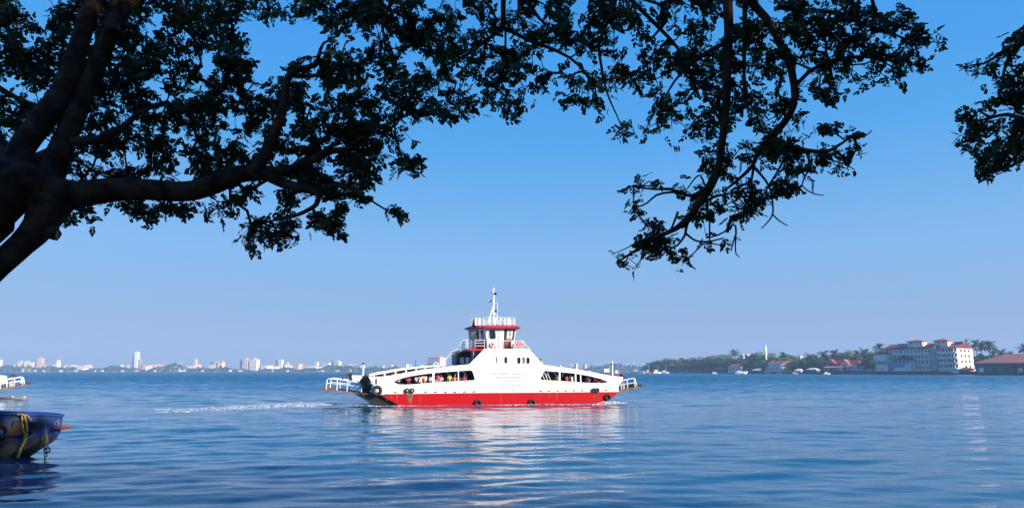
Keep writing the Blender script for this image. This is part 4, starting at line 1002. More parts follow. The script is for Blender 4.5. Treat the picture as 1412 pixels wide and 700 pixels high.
# (pixel column, top row, width px, kind, extra depth m, label)
TREES = [(892,506,12,'b',10,'low dark tree at the very tip of the wooded point'),(899,499,18,'a',20,'green tree second from tip of wooded point'),
 (909,496,20,'a',35,'rounded green tree left of the orange roof at the point'),(921,493.5,24,'b',45,'broad dark tree left of the orange roof, behind white boats'),
 (931,495,18,'a',25,'green tree just left of the orange roofed house'),(944,499,20,'d',20,'low spreading tree below the orange roofed house'),
 (955,492.5,22,'b',40,'tree right of the orange roofed house'),(966,491.5,18,'a',50,'green tree just left of the thin mast on shore'),
 (978,494,22,'b',20,'dark tree at the foot of the thin shore mast'),(986,489.5,26,'a',45,'tall rounded tree right of the thin shore mast'),
 (998,488.5,26,'a',45,'tallest rounded tree between thin mast and first palm'),(1008,493,20,'b',25,'dark tree just left of the first tall palm'),
 (1024,496,20,'b',15,'tree in front of the white flat building'),(1040,487,22,'d',50,'bright spreading tree between white building and white tower'),
 (1047,485,24,'c',60,'yellow green tree just left of the white tower'),(1049,496,20,'b',12,'dark tree behind the boat sheds below the white tower'),
 (1064,486.5,24,'a',55,'olive tree just right of the white tower'),(1072,494,22,'b',30,'dark tree directly behind cream waterfront house'),
 (1084,488,22,'b',60,'dark tree beyond right end of cream house'),(1093,490,24,'c',45,'bright green tree right of the cream house'),
 (1104,495,24,'a',25,'green tree below the distant cream rooftop'),(1112,497,18,'b',15,'dark low tree left of the first red gable house'),
 (1120,491,22,'b',45,'dark tree behind shore left of the red gable houses'),(1131,492,22,'b',30,'dark tree immediately left of blue fronted gable'),
 (1148,488,20,'b',60,'dark tree behind the blue fronted gable house'),(1155,490,18,'c',50,'light green tree between the two red gable houses'),
 (1170,482.5,20,'c',55,'bright green tree rising behind second red gable house'),(1163,486,16,'b',65,'dark blue green tree left of the bright green tree'),
 (1186,490,18,'c',35,'yellow green tree at right end of red gable houses'),(1196,484,26,'b',55,'large dark tree between red gables and hotel'),
 (1205,487,26,'b',30,'large dark tree filling space left of hotel'),(1211,482,20,'b',70,'dark tree touching the left end of hotel roof'),
 (1199,497,22,'b',15,'low dark tree near the quay left of hotel'),(1353,492,22,'b',60,'dark tree behind right gable of hotel'),(1366,492,20,'b',60,'dark tree under palms right of hotel'),
 (1262,500,9,'b',2,'small dark tree in front of hotel right of blue awning'),(1281,502,8,'b',-2,'small dark tree before stair tower of hotel')]
PALMS = [(1014,482,18,'p',40,'first tall palm right of rounded trees on wooded shore'),(1034,489,14,'q',35,'palm in front of the white flat building'),
 (1077,485.5,16,'q',45,'palm rising above left part of cream house roof'),(1115,487,18,'p',40,'palm standing alone left of the red gable houses'),
 (1126,489.5,14,'q',55,'palm right of the lone palm, behind the shore trees'),(1138,483.5,18,'q',45,'palm just left of the blue fronted gable house'),
 (1151,481.5,16,'p',60,'palm above the gap between red gable houses'),(1178,483,14,'q',70,'palm just right of the bright green tree'),
 (1190,479.5,16,'p',65,'palm left of large dark trees beside hotel'),(1215,474,20,'q',80,'palm crown above left end of the hotel roof'),
 (1331,468.5,14,'p',110,'palm head peeping above ridge of hotel right gable'),(1343,469,18,'q',75,'first full palm right of the hotel gable'),
 (1351,471,18,'p',60,'second palm right of the hotel gable'),(1363,470,22,'q',60,'third and broadest palm right of the hotel'),
 (1372,479,15,'p',70,'small palm between broad palm and warehouse roof ridge'),(1382,481,16,'q',80,'low palm behind left part of the warehouse roof'),
 (1392,484,12,'p',110,'palm barely showing above middle of warehouse roof'),(1409,474,20,'p',70,'tall palm behind warehouse roof at right picture edge')]
for i, (u, vt, w_, k_, dd, lb) in enumerate(TREES):
    Y = shoreY(u) + 14 + dd; p = at(u, vt, Y); h_ = p.z - GZ; wid = w_*Y/F/8.6*1.4
    tree(k_, p.x, Y, GZ, h_, wid, i*1.7, lb, 'broadleaf_tree', 'trees on the wooded shore')
for i, (u, vt, w_, k_, dd, lb) in enumerate(PALMS):
    Y = shoreY(u) + 14 + dd; p = at(u, vt, Y); h_ = p.z - GZ; wid = w_*Y/F/5.4*1.1
    tree(k_, p.x, Y, GZ, h_, wid, i*1.3, lb, 'palm_tree', 'palms on the wooded shore')
# undergrowth belt behind the quay and hills of further trees
V = []
for k in range(30000):
    u = rs.uniform(888, 1222) if k % 6 else rs.uniform(1345, 1500); Y = shoreY(u) + rs.uniform(60, 120); vt = np.interp(u, [888,900,930,1000,1060,1120,1180,1222,1345,1500],[510,505,500,497,495,496,493,491,492,494])
    zt = at(u, vt - 2.5 + 4*noise.noise(Vector((u*.12, 0, 5))), Y).z; z = GZ + (zt-GZ)*rs.uniform(0, 1)**.8; x = colx(u, Y, 508); s_ = rs.uniform(.8, 2.0); c = np.array([x, Y, z])
    a = rs.normal(size=3); a /= np.linalg.norm(a); b_ = np.cross(a, rs.normal(size=3)); b_ /= np.linalg.norm(b_)
    V += [c+a*s_, c+b_*s_*.8, c-a*s_, c-b_*s_*.8]
fastmesh('undergrowth', np.array(V), np.arange(len(V)).reshape(-1, 4), M['leaf2']); tag(bpy.data.objects['undergrowth'], kind='stuff')
# ================================================================== buildings on the wooded shore
M['rtile'] = mat('red_roof_tiles', (.38,.055,.040), .8, nscale=.6, col2=(.24,.045,.035))
M['otile'] = mat('orange_roof_tiles', (.50,.11,.055), .8, nscale=.6, col2=(.34,.07,.04))
M['hwall'] = mat('pale_hotel_wall', (.80,.77,.71), .8, nscale=.15, namt=.1)
M['hgable'] = mat('cream_and_sunlit_wall', (.66,.60,.49), .8, nscale=.15, namt=.05)  # own cream on small houses; on the hotel, sunlight put into the tone
M['wdark'] = mat('dark_window', (.03,.035,.04), .3)
M['teal'] = mat('teal_shed_wall', (.07,.12,.14), .8, nscale=.2)
M['bluefront'] = mat('blue_front', (.12,.24,.34), .7)
M['awning'] = mat('blue_awning', (.02,.26,.62), .7)
M['sand'] = mat('sand_wall', (.62,.42,.27), .85, nscale=.3, namt=.1)
M['wt'] = mat('white_wash', (.78,.77,.74), .7)
class House:
    """frame: x along the long front (left to right), y away, z up; origin at the left end of the front at ground"""
    def __init__(s, name, label, cat, u0, u1, Y, beta, group=None, zg=GZ):
        s.b = beta; K = at(u1, 508, Y); s.zg = zg; K.z = zg
        tr = Vector((math.cos(beta), -math.sin(beta), 0)); s.ty = Vector((math.sin(beta), math.cos(beta), 0)); s.tr = tr
        d = ray(u0, 508); dx, dy = d.x, d.y      # K - tr*L = lambda*(dx,dy)
        L = (K.x*dy - K.y*dx)/(tr.x*dy - tr.y*dx); s.L = L; s.K = K
        o = K - tr*L; s.root = empty(name, o, -beta, label, cat, group); s.o = o
    def depth(s, u2):
        d = ray(u2, 508); return (s.K.x*d.y - s.K.y*d.x)/(-(s.ty.x*d.y - s.ty.y*d.x))
    def h(s, v, u=None, end='K'):
        Y = s.K.y if end == 'K' else s.o.y; uu = u if u else 706 + F*(s.K.x if end=='K' else s.o.x)/(Y*CT); return at(uu, v, Y).z - s.zg
def gable_roof(W_, L, D, he, hr, m, root, ov=.8, name='roof', hip=0.0, x0=0.0):
    g = MB(); th = .35; a = L
    P = [(x0-ov,-ov,he-.2),(x0+a+ov,-ov,he-.2),(x0+a+ov,D+ov,he-.2),(x0-ov,D+ov,he-.2)]
    R1 = (x0-ov+hip, D/2, hr); R2 = (x0+a+ov-hip, D/2, hr); up = [(p[0],p[1],p[2]+th) for p in P]; r1 = (R1[0],R1[1],R1[2]+th); r2 = (R2[0],R2[1],R2[2]+th)
    g.add(P + [R1, R2] + up + [r1, r2], [(6,7,11,10),(8,9,10,11),(6,10,9),(7,8,11),(0,4,5,1),(2,5,4,3),(0,3,4),(1,5,2),(0,1,7,6),(1,2,8,7),(2,3,9,8),(3,0,6,9)])
    return g.build(name, m, root)
def body(L, D, he, hr, m, root, gable=True, x0=0.0, name='wall', y0=0.0):
    w = MB(); w.add([(x0,y0,-1),(x0+L,y0,-1),(x0+L,y0+D,-1),(x0,y0+D,-1),(x0,y0,he),(x0+L,y0,he),(x0+L,y0+D,he),(x0,y0+D,he)] + ([(x0,y0+D/2,hr-.3),(x0+L,y0+D/2,hr-.3)] if gable else []),
        [(0,1,5,4),(2,3,7,6)] + ([(1,2,6,9,5),(3,0,4,8,7),(4,5,9,8),(6,7,8,9)] if gable else [(1,2,6,5),(3,0,4,7),(4,5,6,7)]) + [(3,2,1,0)])
    return w.build(name, m, root)
def win_front(root, x, z, w, h, m=None, name='window', y=0.0, frame=True):
    o = MB().box(x-w/2, x+w/2, y-.10, y-.03, z-h/2, z+h/2).build(name, m or M['wdark'], root)
    if frame: MB().box(x-w/2-.2, x+w/2+.2, y-.35, y-.02, z-h/2-.25, z-h/2-.02).build('sill', M['wt'], o)
    return o
def win_side(root, L, y, z, w, h): 
    o = MB().box(L+.03, L+.10, y-w/2, y+w/2, z-h/2, z+h/2).build('window', M['wdark'], root)
    MB().box(L+.02, L+.35, y-w/2-.2, y+w/2+.2, z-h/2-.25, z-h/2-.02).build('sill', M['wt'], o); return o

# --- hotel
BH = R(58); HY = 625
hr_ = House('hotel', 'large pale hotel on the quay with red roofs, rooftop towers and sunlit cream gable', 'building', 1293.5, 1321.5, HY, BH)
D = hr_.depth(1343.5); he = hr_.h(478.8); hrd = hr_.h(473.2) ; L = hr_.L; root = hr_.root
body(L, D, he, hrd, M['hwall'], root)
gable_roof(0, L, D, he, hrd, M['rtile'], root)
gp = MB(); gp.add([(L+.01,-.02,-1),(L+.01,D+.02,-1),(L+.01,D+.02,he-.3),(L+.01,D/2,hrd-.5),(L+.01,-.02,he-.3)]*1 + [(L+.12,-.02,-1),(L+.12,D+.02,-1),(L+.12,D+.02,he-.3),(L+.12,D/2,hrd-.5),(L+.12,-.02,he-.3)],
    [(0,1,2,3,4),(9,8,7,6,5),(0,5,6,1),(1,6,7,2),(2,7,8,3),(3,8,9,4),(4,9,5,0)]); gp.build('gable_wall', M['hgable'], root)  # separate warmer facing puts the low sun into the gable colour
fh = he/4.6
for r_ in range(4):
    for c_ in range(3):
        if r_ == 0 and c_ == 0: continue
        win_side(root, L+.1, D*(.27+.24*c_), fh*(r_+1.05), D*.10, fh*.42)
for r_ in range(4):     # balconies of the right block
    z = fh*(r_+.95); n = 7
    o = MB().box(.6, L-.4, -1.6, -.02, z-.55-fh*.22, z-fh*.22+.5).build('balcony', M['hwall'], root)
    for c_ in range(n): win_front(root, L*(c_+.6)/n, z+fh*.22, L/n*.62, fh*.5, frame=False)
    for c_ in range(0, n+1, 2): MB().box(L*c_/n+.2, L*c_/n+.9, -1.55, -.9, z-fh*.2+.5, z+fh*.42).build('pillar', M['hwall'], o)
MB().box(1, L-1, -.12, -.04, 0.2, fh*.45).build('ground_floor_wall', M['wt'], root)
pv_ = MB(); pv_.box(L+.5, L+5, D*.15, D*.75, fh*.0+1.5, fh*.55); pv_.build('porch', M['wt'], root); MB().loft([[(L+.3,D*.1,fh*.55),(L+6,D*.1,fh*.55),(L+6,D*.8,fh*.55),(L+.3,D*.8,fh*.55)],[(L+.3,D*.2,fh*.85),(L+2,D*.3,fh*.85),(L+2,D*.6,fh*.85),(L+.3,D*.7,fh*.85)]]).build('porch_roof', M['otile'], root)
# left wing, shares the frame of the right block (negative x)
def lx(u):   # local x on the front line for a picture column
    d = ray(u, 508); K = hr_.K; tr = hr_.tr; return L - (K.x*d.y - K.y*d.x)/(tr.x*d.y - tr.y*d.x)
def hz_(v, x): p = hr_.o + hr_.tr*x; return at(706 + F*p.x/(p.y*CT+(508-508)), v, p.y).z - GZ
xa, xb, xc = lx(1218), lx(1286), lx(1293.2)
heL = hz_(480.5, (xa+xb)/2)
def wing(name, x0, x1, y0, dep, h0, h1, m=M['hwall'], hip=6, gable=False, rm=M['rtile']):
    w = MB(); w.box(x0, x1, y0, y0+dep, -1, h0); o = w.build(name, m, root)
    g = MB(); ov = 1.2; th = .35
    P = [(x0-ov,y0-ov,h0-.1),(x1+ov,y0-ov,h0-.1),(x1+ov,y0+dep+ov,h0-.1),(x0-ov,y0+dep+ov,h0-.1)]; hp = min(hip, (x1-x0)/2-.1)
    T = [(x0-ov+hp,y0+dep/2,h1),(x1+ov-hp,y0+dep/2,h1)]
    g.add(P+T+[(p[0],p[1],p[2]-th) for p in P], [(0,1,5,4),(1,2,5),(2,3,4,5),(3,0,4),(0,6,7,1),(1,7,8,2),(2,8,9,3),(3,9,6,0),(9,8,7,6)])
    g.build('roof', rm, o); return o
lw = wing('wing', xa, xb, 1.0, D*.9, heL, heL+5.0, hip=3)
fl_ = heL/4.3; n = 14
for r_ in range(4):
    z = fl_*(r_+.75)
    for c_ in range(n):
        if r_ == 1 and 4 <= c_ <= 7: continue
        x = xa + (xb-xa)*(c_+.5)/n; win_front(lw, x, z, (xb-xa)/n*(.42 if (c_*7+r_*3) % 4 else .66), fl_*(.55 if (c_+r_) % 3 else .42), y=1.0, m=(M['wdark'] if (c_*5+r_) % 6 else M['glass']), frame=(r_ > 1))
    o = MB().box(xa+1, xb-1, -1.2, .98, z-fl_*.52, z-fl_*.30).build('balcony', M['wt'] if r_ % 2 else M['hwall'], lw)
tw = wing('stair_tower', xb, xc, -2.0, 9, hz_(477.0, xb)+.5, hz_(476, xb)+.6, M['grey'], hip=1)
def rooftop(u0, u1, vt, vr, m1, label='roof_pavilion'):
    x0, x1 = lx(u0), lx(u1); dep = 9; xm = (x0+x1)/2; h1 = hz_(vt, xm); h2 = hz_(vr, xm)
    o = MB().box(x0, x1, 4, 4+dep, heL, h1).build(label, M['hwall'], root)
    MB().box(x1+.01, x1+.1, 4, 4+dep, heL+.5, h1-.02).build('sunlit_wall', M['hgable'], o)  # warm facing on the right side, sunlight painted into its colour
    g = MB(); ov = 1.3; P = [(x0-ov,4-ov,h1),(x1+ov,4-ov,h1),(x1+ov,4+dep+ov,h1),(x0-ov,4+dep+ov,h1)]; c = ((x0+x1)/2, 4+dep/2, h2)
    g.add(P+[c]+[(p[0],p[1],p[2]-.4) for p in P], [(0,1,4),(1,2,4),(2,3,4),(3,0,4),(0,5,6,1),(1,6,7,2),(2,7,8,3),(3,8,5,0),(8,7,6,5)]); g.build('roof', M['otile'], o)
    for k in (.3, .7): MB().box(x0+(x1-x0)*k-.5, x0+(x1-x0)*k+.5, 3.93, 3.98, h1-2.6, h1-1.2).build('window', M['wdark'], o)
    return o
rooftop(1251.5, 1272, 470.2, 467.6, None); rooftop(1289, 1307, 469.2, 466.2, None)
x0, x1 = lx(1237), lx(1251); MB().box(x0, x1, 5, 8, heL+1, hz_(473.5, x0)).build('water_tank', M['bluefront'], root)
x0, x1 = lx(1310), lx(1322); MB().box(x0, x1, D*.5-2, D*.5+2, hrd-1, hz_(470.6, x0)).build('water_tank', M['teal'], root)
ax0, ax1 = lx(1213), lx(1229.5); an = wing('annex', ax0, ax1, -7, 7.9, hz_(488, ax0), hz_(484.8, ax0), hip=2)
MB().box(ax0-.8, ax1+.3, -7.6, -7.02, hz_(494.6, ax0), hz_(489.6, ax0)).build('balcony', M['wt'], an)
for k in range(4): win_front(an, ax0+(ax1-ax0)*(k+.5)/4, hz_(500, ax0), 2.0, 3.4, y=-7.0, m=M['wdark'], frame=False)
px0, px1 = lx(1241), lx(1263); pvl = wing('pavilion', px0, px1, -9, 9.9, hz_(495.8, px0), hz_(489.6, px0), rm=mat('dark_tiles', (.10,.06,.06), .8), hip=9)
for k in range(4): win_front(pvl, px0+(px1-px0)*(k+.5)/4, hz_(499, px0), 2.2, 2.6, y=-9.0, frame=False)
bx0, bx1 = lx(1236), lx(1255.5); MB().box(bx0, bx1, -9.8, -9.2, hz_(506, bx0), hz_(500.4, bx0)).build('blue_awning', M['awning'], root)

# --- cream waterfront house with veranda
cy = shoreY(1080)+10
hs_ = House('veranda_house', 'cream house on the waterfront with red roof and columned white veranda', 'house', 1059.5, 1080, cy, R(58))
D = hs_.depth(1091.3); he = hs_.h(500.6); hrd = hs_.h(497.6); L = hs_.L; cr = mat('sunlit_cream_wall', (.74,.62,.34), .8, nscale=.3, namt=.06)  # yellow cream for the lit end only, sunshine painted into it
body(L, D, he, hrd, M['hwall'], hs_.root, True); gable_roof(0, L, D, he, hrd, M['otile'], hs_.root)
gw = MB(); gw.box(L+.01, L+.12, 0, D, -1, he-.3); gw.build('gable_wall', cr, hs_.root)
for r_ in range(2):
    for k in range(3): win_side(hs_.root, L+.1, D*(.2+.3*k), he*(.3+.42*r_), D*.11, he*.16)
    vb = MB().box(-.3, L-.3, -2.4, -.02, he*(.02+.46*r_), he*(.02+.46*r_)+.45).build('veranda_floor', M['wt'], hs_.root)
    for k in range(7): MB().box(L*k/6.3, L*k/6.3+.55, -2.35, -1.9, he*(.02+.46*r_)+.45, he*(.48+.44*r_)).build('column', M['wt'], vb)
    for k in range(6): win_front(hs_.root, L*(k+.6)/6.3, he*(.26+.46*r_), 1.5, he*.26, frame=False)

# --- two red gable houses
def gable_front(u0, u1, ur, vb, ve, vr, vre, label, front, rm):
    """gable end faces the water on the left, roof slope runs to the right"""
    Y = shoreY(u1)+22; x0, x1, x2 = (colx(u, Y, 505) for u in (u0, u1, ur)); zf = lambda v: at(u1, v, Y).z - GZ
    az = math.atan2((x0+x2)/2, Y); root = empty('gable_house', ((x0+x1)/2, Y, GZ), -az - .35, label, 'house', 'red gable houses on the quay')
    w = (x1-x0)/2; he, hr2 = zf(ve), zf(vr); Dp = (x2-x1)*1.25; 
    b = MB(); b.add([(-w,0,-1),(w,0,-1),(w,0,he),(0,0,hr2),(-w,0,he)] + [(-w,Dp,-1),(w,Dp,-1),(w,Dp,he),(0,Dp,hr2),(-w,Dp,he)], [(0,1,2,3,4),(9,8,7,6,5),(0,5,6,1),(1,6,7,2),(2,7,8,3),(3,8,9,4),(4,9,5,0)])
    b.build('wall', front, root)
    r_ = MB(); e = 1.0
    # main roof seen to the right of the gable
    for s_ in (-1, 1):
        r_.add([(0,-e,hr2+.5),(s_*(w+e),-e,he-.6),(s_*(w+e),Dp+e,he-.6),(0,Dp+e,hr2+.5),(0,-e,hr2+.1),(s_*(w+e),-e,he-1.0),(s_*(w+e),Dp+e,he-1.0),(0,Dp+e,hr2+.1)], [(0,1,2,3),(7,6,5,4),(0,4,5,1),(1,5,6,2),(2,6,7,3)])
    r_.build('roof', rm, root)
    wx = x2-(x0+x1)/2; q = MB(); hh = zf(vre)
    q.box(w*.4, wx, 4, 4+w*2, -1, hh); ww = q.build('side_wing', M['hwall'], root)
    q = MB(); y0 = 2.5; y1 = 5.5+w*2; q.add([(0,y0,hh-.3),(wx+1,y0,hh-.3),(wx+1,y1,hh-.3),(0,y1,hh-.3),(0,(y0+y1)/2,hr2),(wx*.8,(y0+y1)/2,hr2)], [(0,1,5,4),(1,2,5),(2,3,4,5),(3,0,4),(3,2,1,0)]); q.build('roof', rm, ww)
    MB().box(-w*.45, w*.45, -.12, -.03, 1, he*.9).build('doorway', M['wdark'], root)
    return root
gable_front(1139.5, 1151, 1161.5, 507, 500, 495.5, 502, 'red roofed house with round blue grey gable front facing the water', M['bluefront'], M['rtile'])
gable_front(1159, 1170, 1183.5, 507, 501, 495.8, 503, 'red roofed house with pale pointed gable behind white parasols', M['hwall'], M['otile'])
Y = shoreY(1160)+6; x0, x1 = colx(1133, Y), colx(1189, Y); z0 = at(1160, 508.2, Y).z; z1 = at(1160, 505.6, Y).z
e = empty('quay_canopy', ((x0+x1)/2, Y, GZ), 0, 'long red canopy roof along the quay before the gable houses', 'canopy'); hw = (x1-x0)/2
MB().loft([[(-hw,-4,z0-GZ+1.2),(hw,-4,z0-GZ+1.2),(hw,5,z0-GZ+1.2),(-hw,5,z0-GZ+1.2)],[(-hw+3,-.5,z1-GZ+.6),(hw-3,-.5,z1-GZ+.6),(hw-3,.5,z1-GZ+.6),(-hw+3,.5,z1-GZ+.6)]]).build('canopy_roof', M['otile'], e)
for k in range(9): x = -hw+1+(2*hw-2)*k/8; MB().box(x-.2, x+.2, -3.5, -3.1, 0, z0-GZ+1.2).build('post', M['teal'], e)
for i, u in enumerate((1171.6, 1175, 1178.3)):
    Yp = shoreY(1175)+1.5; p = at(u, 503.6, Yp); e = empty('parasol', (p.x, Yp, GZ), 0, ['leftmost','middle','rightmost'][i] + ' of three round white parasols in front of the red gable house', 'parasol', 'white parasols on the quay')
    hh = p.z-GZ; MB().loft([[(1.2*math.cos(2*PI*k/12)*sc, 1.2*math.sin(2*PI*k/12)*sc, hh+dz) for k in range(12)] for sc, dz in ((1,-.9),(1.02,-.5),(.6,.4),(.1,.8))]).build('canopy', M['wt'], e)
    MB().tube([(0,0,0),(0,0,hh)], .08, 6).build('pole', M['wt'], e)
Y = shoreY(1186)+3; p0, p1 = colx(1180.5, Y), colx(1191.5, Y); e = empty('blue_kiosk', ((p0+p1)/2, Y, GZ), 0, 'light blue flat kiosk at right end of the red canopy', 'kiosk'); hw = (p1-p0)/2; ht = at(1186, 506.4, Y).z-GZ
MB().box(-hw, hw, 0, 5, 0, ht).build('wall', mat('light_blue_wall', (.25,.45,.55), .7), e); MB().box(-hw-.4, hw+.4, -.6, 5.4, ht+.01, ht+.5).build('roof', M['wt'], e)

# --- big warehouse with red hip roof at the right edge
wy = 596; wr = empty('quay_warehouse', (colx(1345, wy), wy, GZ), -R(36), 'long dark quay warehouse with broad faded red hip roof at right edge', 'warehouse')
L = 110; D = 40; he = at(1380, 500.5, wy).z-GZ; hr2 = at(1380, 488.6, wy+14).z-GZ
body(L, D, he, hr2, M['teal'], wr, False); gable_roof(0, L, D, he, hr2, mat('faded_red_roof', (.30,.11,.09), .85, nscale=.15, col2=(.22,.09,.08)), wr, 1.5, hip=24)
for k in range(12): MB().box(4+k*9-1.6, 4+k*9+1.6, -.12, -.03, .3, 4).build('doorway', M['wdark'] if k % 3 else M['wt'], wr)
MB().box(20, L, -7, -.2, he-1.9, he-1.5).build('lean_to_roof', M['teal'], wr)
Y = 592; p = at(1378, 514, Y); e = empty('white_crane_boat', (p.x, Y-4, 0), .3, 'white launch with upright cabin moored before the dark warehouse', 'boat', 'small boats along the quay')
MB().loft([[(-4,-.9,.9),(4.4,-.1,1.3),(4.4,.1,1.3),(-4,.9,.9)],[(-3.6,-.6,-.3),(3.5,-.05,-.3),(3.5,.05,-.3),(-3.6,.6,-.3)]]).build('hull', M['teal'], e); MB().box(-2.2, .4, -.7, .7, .8, 5.0).build('cabin', M['wt'], e); MB().box(.5, 2.0, -.5, .5, .8, 3.3).build('wheelhouse', M['wt'], e); MB().tube([(-1,0,5),(-1,0,7)], .06, 5).build('mast', M['wt'], e)

# --- white tower, white building, distant roofs, orange roof house
Y = shoreY(1055)+55; p = at(1055.4, 475.6, Y); e = empty('white_tower', (p.x, Y, GZ), .2, 'slender white tower rising above the shore trees', 'tower'); hh = p.z-GZ
MB().loft([[(-1.2,-1.2,0),(1.2,-1.2,0),(1.2,1.2,0),(-1.2,1.2,0)],[(-.9,-.9,hh*.9),(.9,-.9,hh*.9),(.9,.9,hh*.9),(-.9,.9,hh*.9)],[(-.5,-.5,hh),(.5,-.5,hh),(.5,.5,hh),(-.5,.5,hh)]]).build('shaft', M['wt'], e)
MB().box(-1.4, 1.4, -1.4, 1.4, hh*.80, hh*.82).build('gallery', M['wt'], e)
def flat_house(u0, u1, vt, dY, m, label, name='flat_building', rb=.6, rm=None, vr=None, rows=3, cat='building', grp=None):
    Y = shoreY((u0+u1)/2)+dY; x0, x1 = colx(u0, Y), colx(u1, Y); az = math.atan2((x0+x1)/2, Y); w = (x1-x0)*math.cos(az); h_ = at((u0+u1)/2, vt, Y).z-GZ
    e = empty(name, ((x0+x1)/2, Y, GZ), -az-rb, label, cat, grp); a, b = w*.66/math.cos(rb)/2, w*.34/max(.2, math.sin(rb))/2
    MB().box(-a, a, -b, b, -1, h_).build('wall', m, e)
    if rm:
        h2 = at((u0+u1)/2, vr, Y).z-GZ; MB().loft([[(-a-1,-b-1,h_+.02),(a+1,-b-1,h_+.02),(a+1,b+1,h_+.02),(-a-1,b+1,h_+.02)],[(-a*.6,-.2,h2),(a*.6,-.2,h2),(a*.6,.2,h2),(-a*.6,.2,h2)]]).build('roof', rm, e)
    else: MB().box(-a-.5, a+.5, -b-.5, b+.5, h_+.02, h_+.8).build('parapet', M['wt'], e)
    for r_ in range(rows):
        for k in range(4): win = MB().box(-a+2*a*(k+.5)/4-a*.13, -a+2*a*(k+.5)/4+a*.13, -b-.08, -b-.02, h_-3.2*(r_+1)-.2, h_-3.2*(r_+1)+1.6).build('window', M['wdark'], e)
    return e
flat_house(1020.5, 1027.5, 489.5, 48, M['wt'], 'white flat roofed block among trees, left half of a pair')
flat_house(1028, 1033.5, 489, 44, M['wt'], 'white flat roofed block among trees, right half of a pair')
flat_house(1096, 1109, 493.2, 75, M['hgable'], 'cream distant building peeping over the green trees', rm=M['hgable'], vr=490)
flat_house(934, 948, 497.6, 75, M['hgable'], 'orange roofed house among trees near the wooded point', 'tiled_house', rm=M['otile'], vr=493.2, cat='house')
flat_house(1004, 1031, 505.5, 14, M['hwall'], 'long low waterfront building with dark red roof left of boat sheds', 'low_house', rm=M['rtile'], vr=501, rows=1, rb=.25, cat='house')
flat_house(985, 1004, 508.5, 12, M['teal'], 'low dark shed with red roof at the waterside below rounded trees', 'low_shed', rm=M['rtile'], vr=506.4, rows=0, rb=.25, cat='shed')
flat_house(1038, 1052, 510, 8, M['teal'], 'low dark boat shed with pale roof left of the white tents', 'low_shed', rm=M['hwall'], vr=507.6, rows=0, rb=.2, cat='shed')
flat_house(1096, 1108, 510.5, 7, M['wt'], 'low white shed on quay right of the cream house', 'low_shed', rm=M['hwall'], vr=508.2, rows=0, rb=.2, cat='shed')
flat_house(1112, 1130, 509.8, 9, M['teal'], 'low dark shed left of the long red canopy', 'low_shed', rm=M['hwall'], vr=507, rows=0, rb=.2, cat='shed')
flat_house(1192, 1204, 509.5, 9, M['hwall'], 'low pale shed right of the blue kiosk', 'low_shed', rm=M['teal'], vr=507, rows=0, rb=.2, cat='shed')
flat_house(1205, 1211, 509.8, 7, M['wt'], 'tiny kiosk with orange roof left of the hotel', 'low_shed', rm=M['otile'], vr=507, rows=0, rb=.2, cat='kiosk')
Y = shoreY(974)+30; p = at(974.3, 484.5, Y); e = empty('radio_mast', (p.x, Y, GZ), 0, 'thin reddish mast rising from shore trees', 'mast'); hh = p.z-GZ
mm = MB(); 
for sx in (-.5, .5): mm.tube([(sx,0,0),(sx*.3,0,hh)], .16, 5)
for k in range(10): z = hh*k/10; mm.tube([(-.5,0,z),(.45,0,z+hh/10)], .08, 4)
mm.build('lattice', mat('mast_paint', (.45,.25,.22), .6), e); MB().ball((0,0,hh+.3), .5).build('lamp', M['orange'], e)
# quay wall of the cream house, tents
Y = shoreY(1083)+1; x0, x1 = colx(1073, Y), colx(1091.5, Y); e = MB().box(x0, x1, Y, Y+6, -1, 3.6).build('sea_wall', M['sand']); tag(e, 'low sandy orange sea wall below the cream veranda house', 'wall')
for i, (ua, ub, vt) in enumerate(((1053.5,1058.5,511.6),(1059,1063.5,511.2),(1064,1067.5,508),(1068,1073.5,510.8))):
    Y = shoreY(1060)-3; x0, x1 = colx(ua, Y), colx(ub, Y); hw = (x1-x0)/2; ht = at(ua, vt, Y).z
    e = empty('pier_tent', ((x0+x1)/2, Y, 0), 0, ['first white tent from left on the pier','second white tent from left on pier','tallest narrow white tent on the pier','last white tent on pier beside sandy wall'][i], 'tent', 'white tents on the pier')
    MB().loft([[(-hw,-2,ht*.5),(hw,-2,ht*.5),(hw,2,ht*.5),(-hw,2,ht*.5)],[(-.1,-.1,ht),(.1,-.1,ht),(.1,.1,ht),(-.1,.1,ht)]]).build('canopy', M['wt'], e)
    for sx in (-1, 1):
        MB().tube([(sx*hw*.9,-1.8,0),(sx*hw*.9,-1.8,ht*.5)], .15, 5).build('post', M['wt'], e)
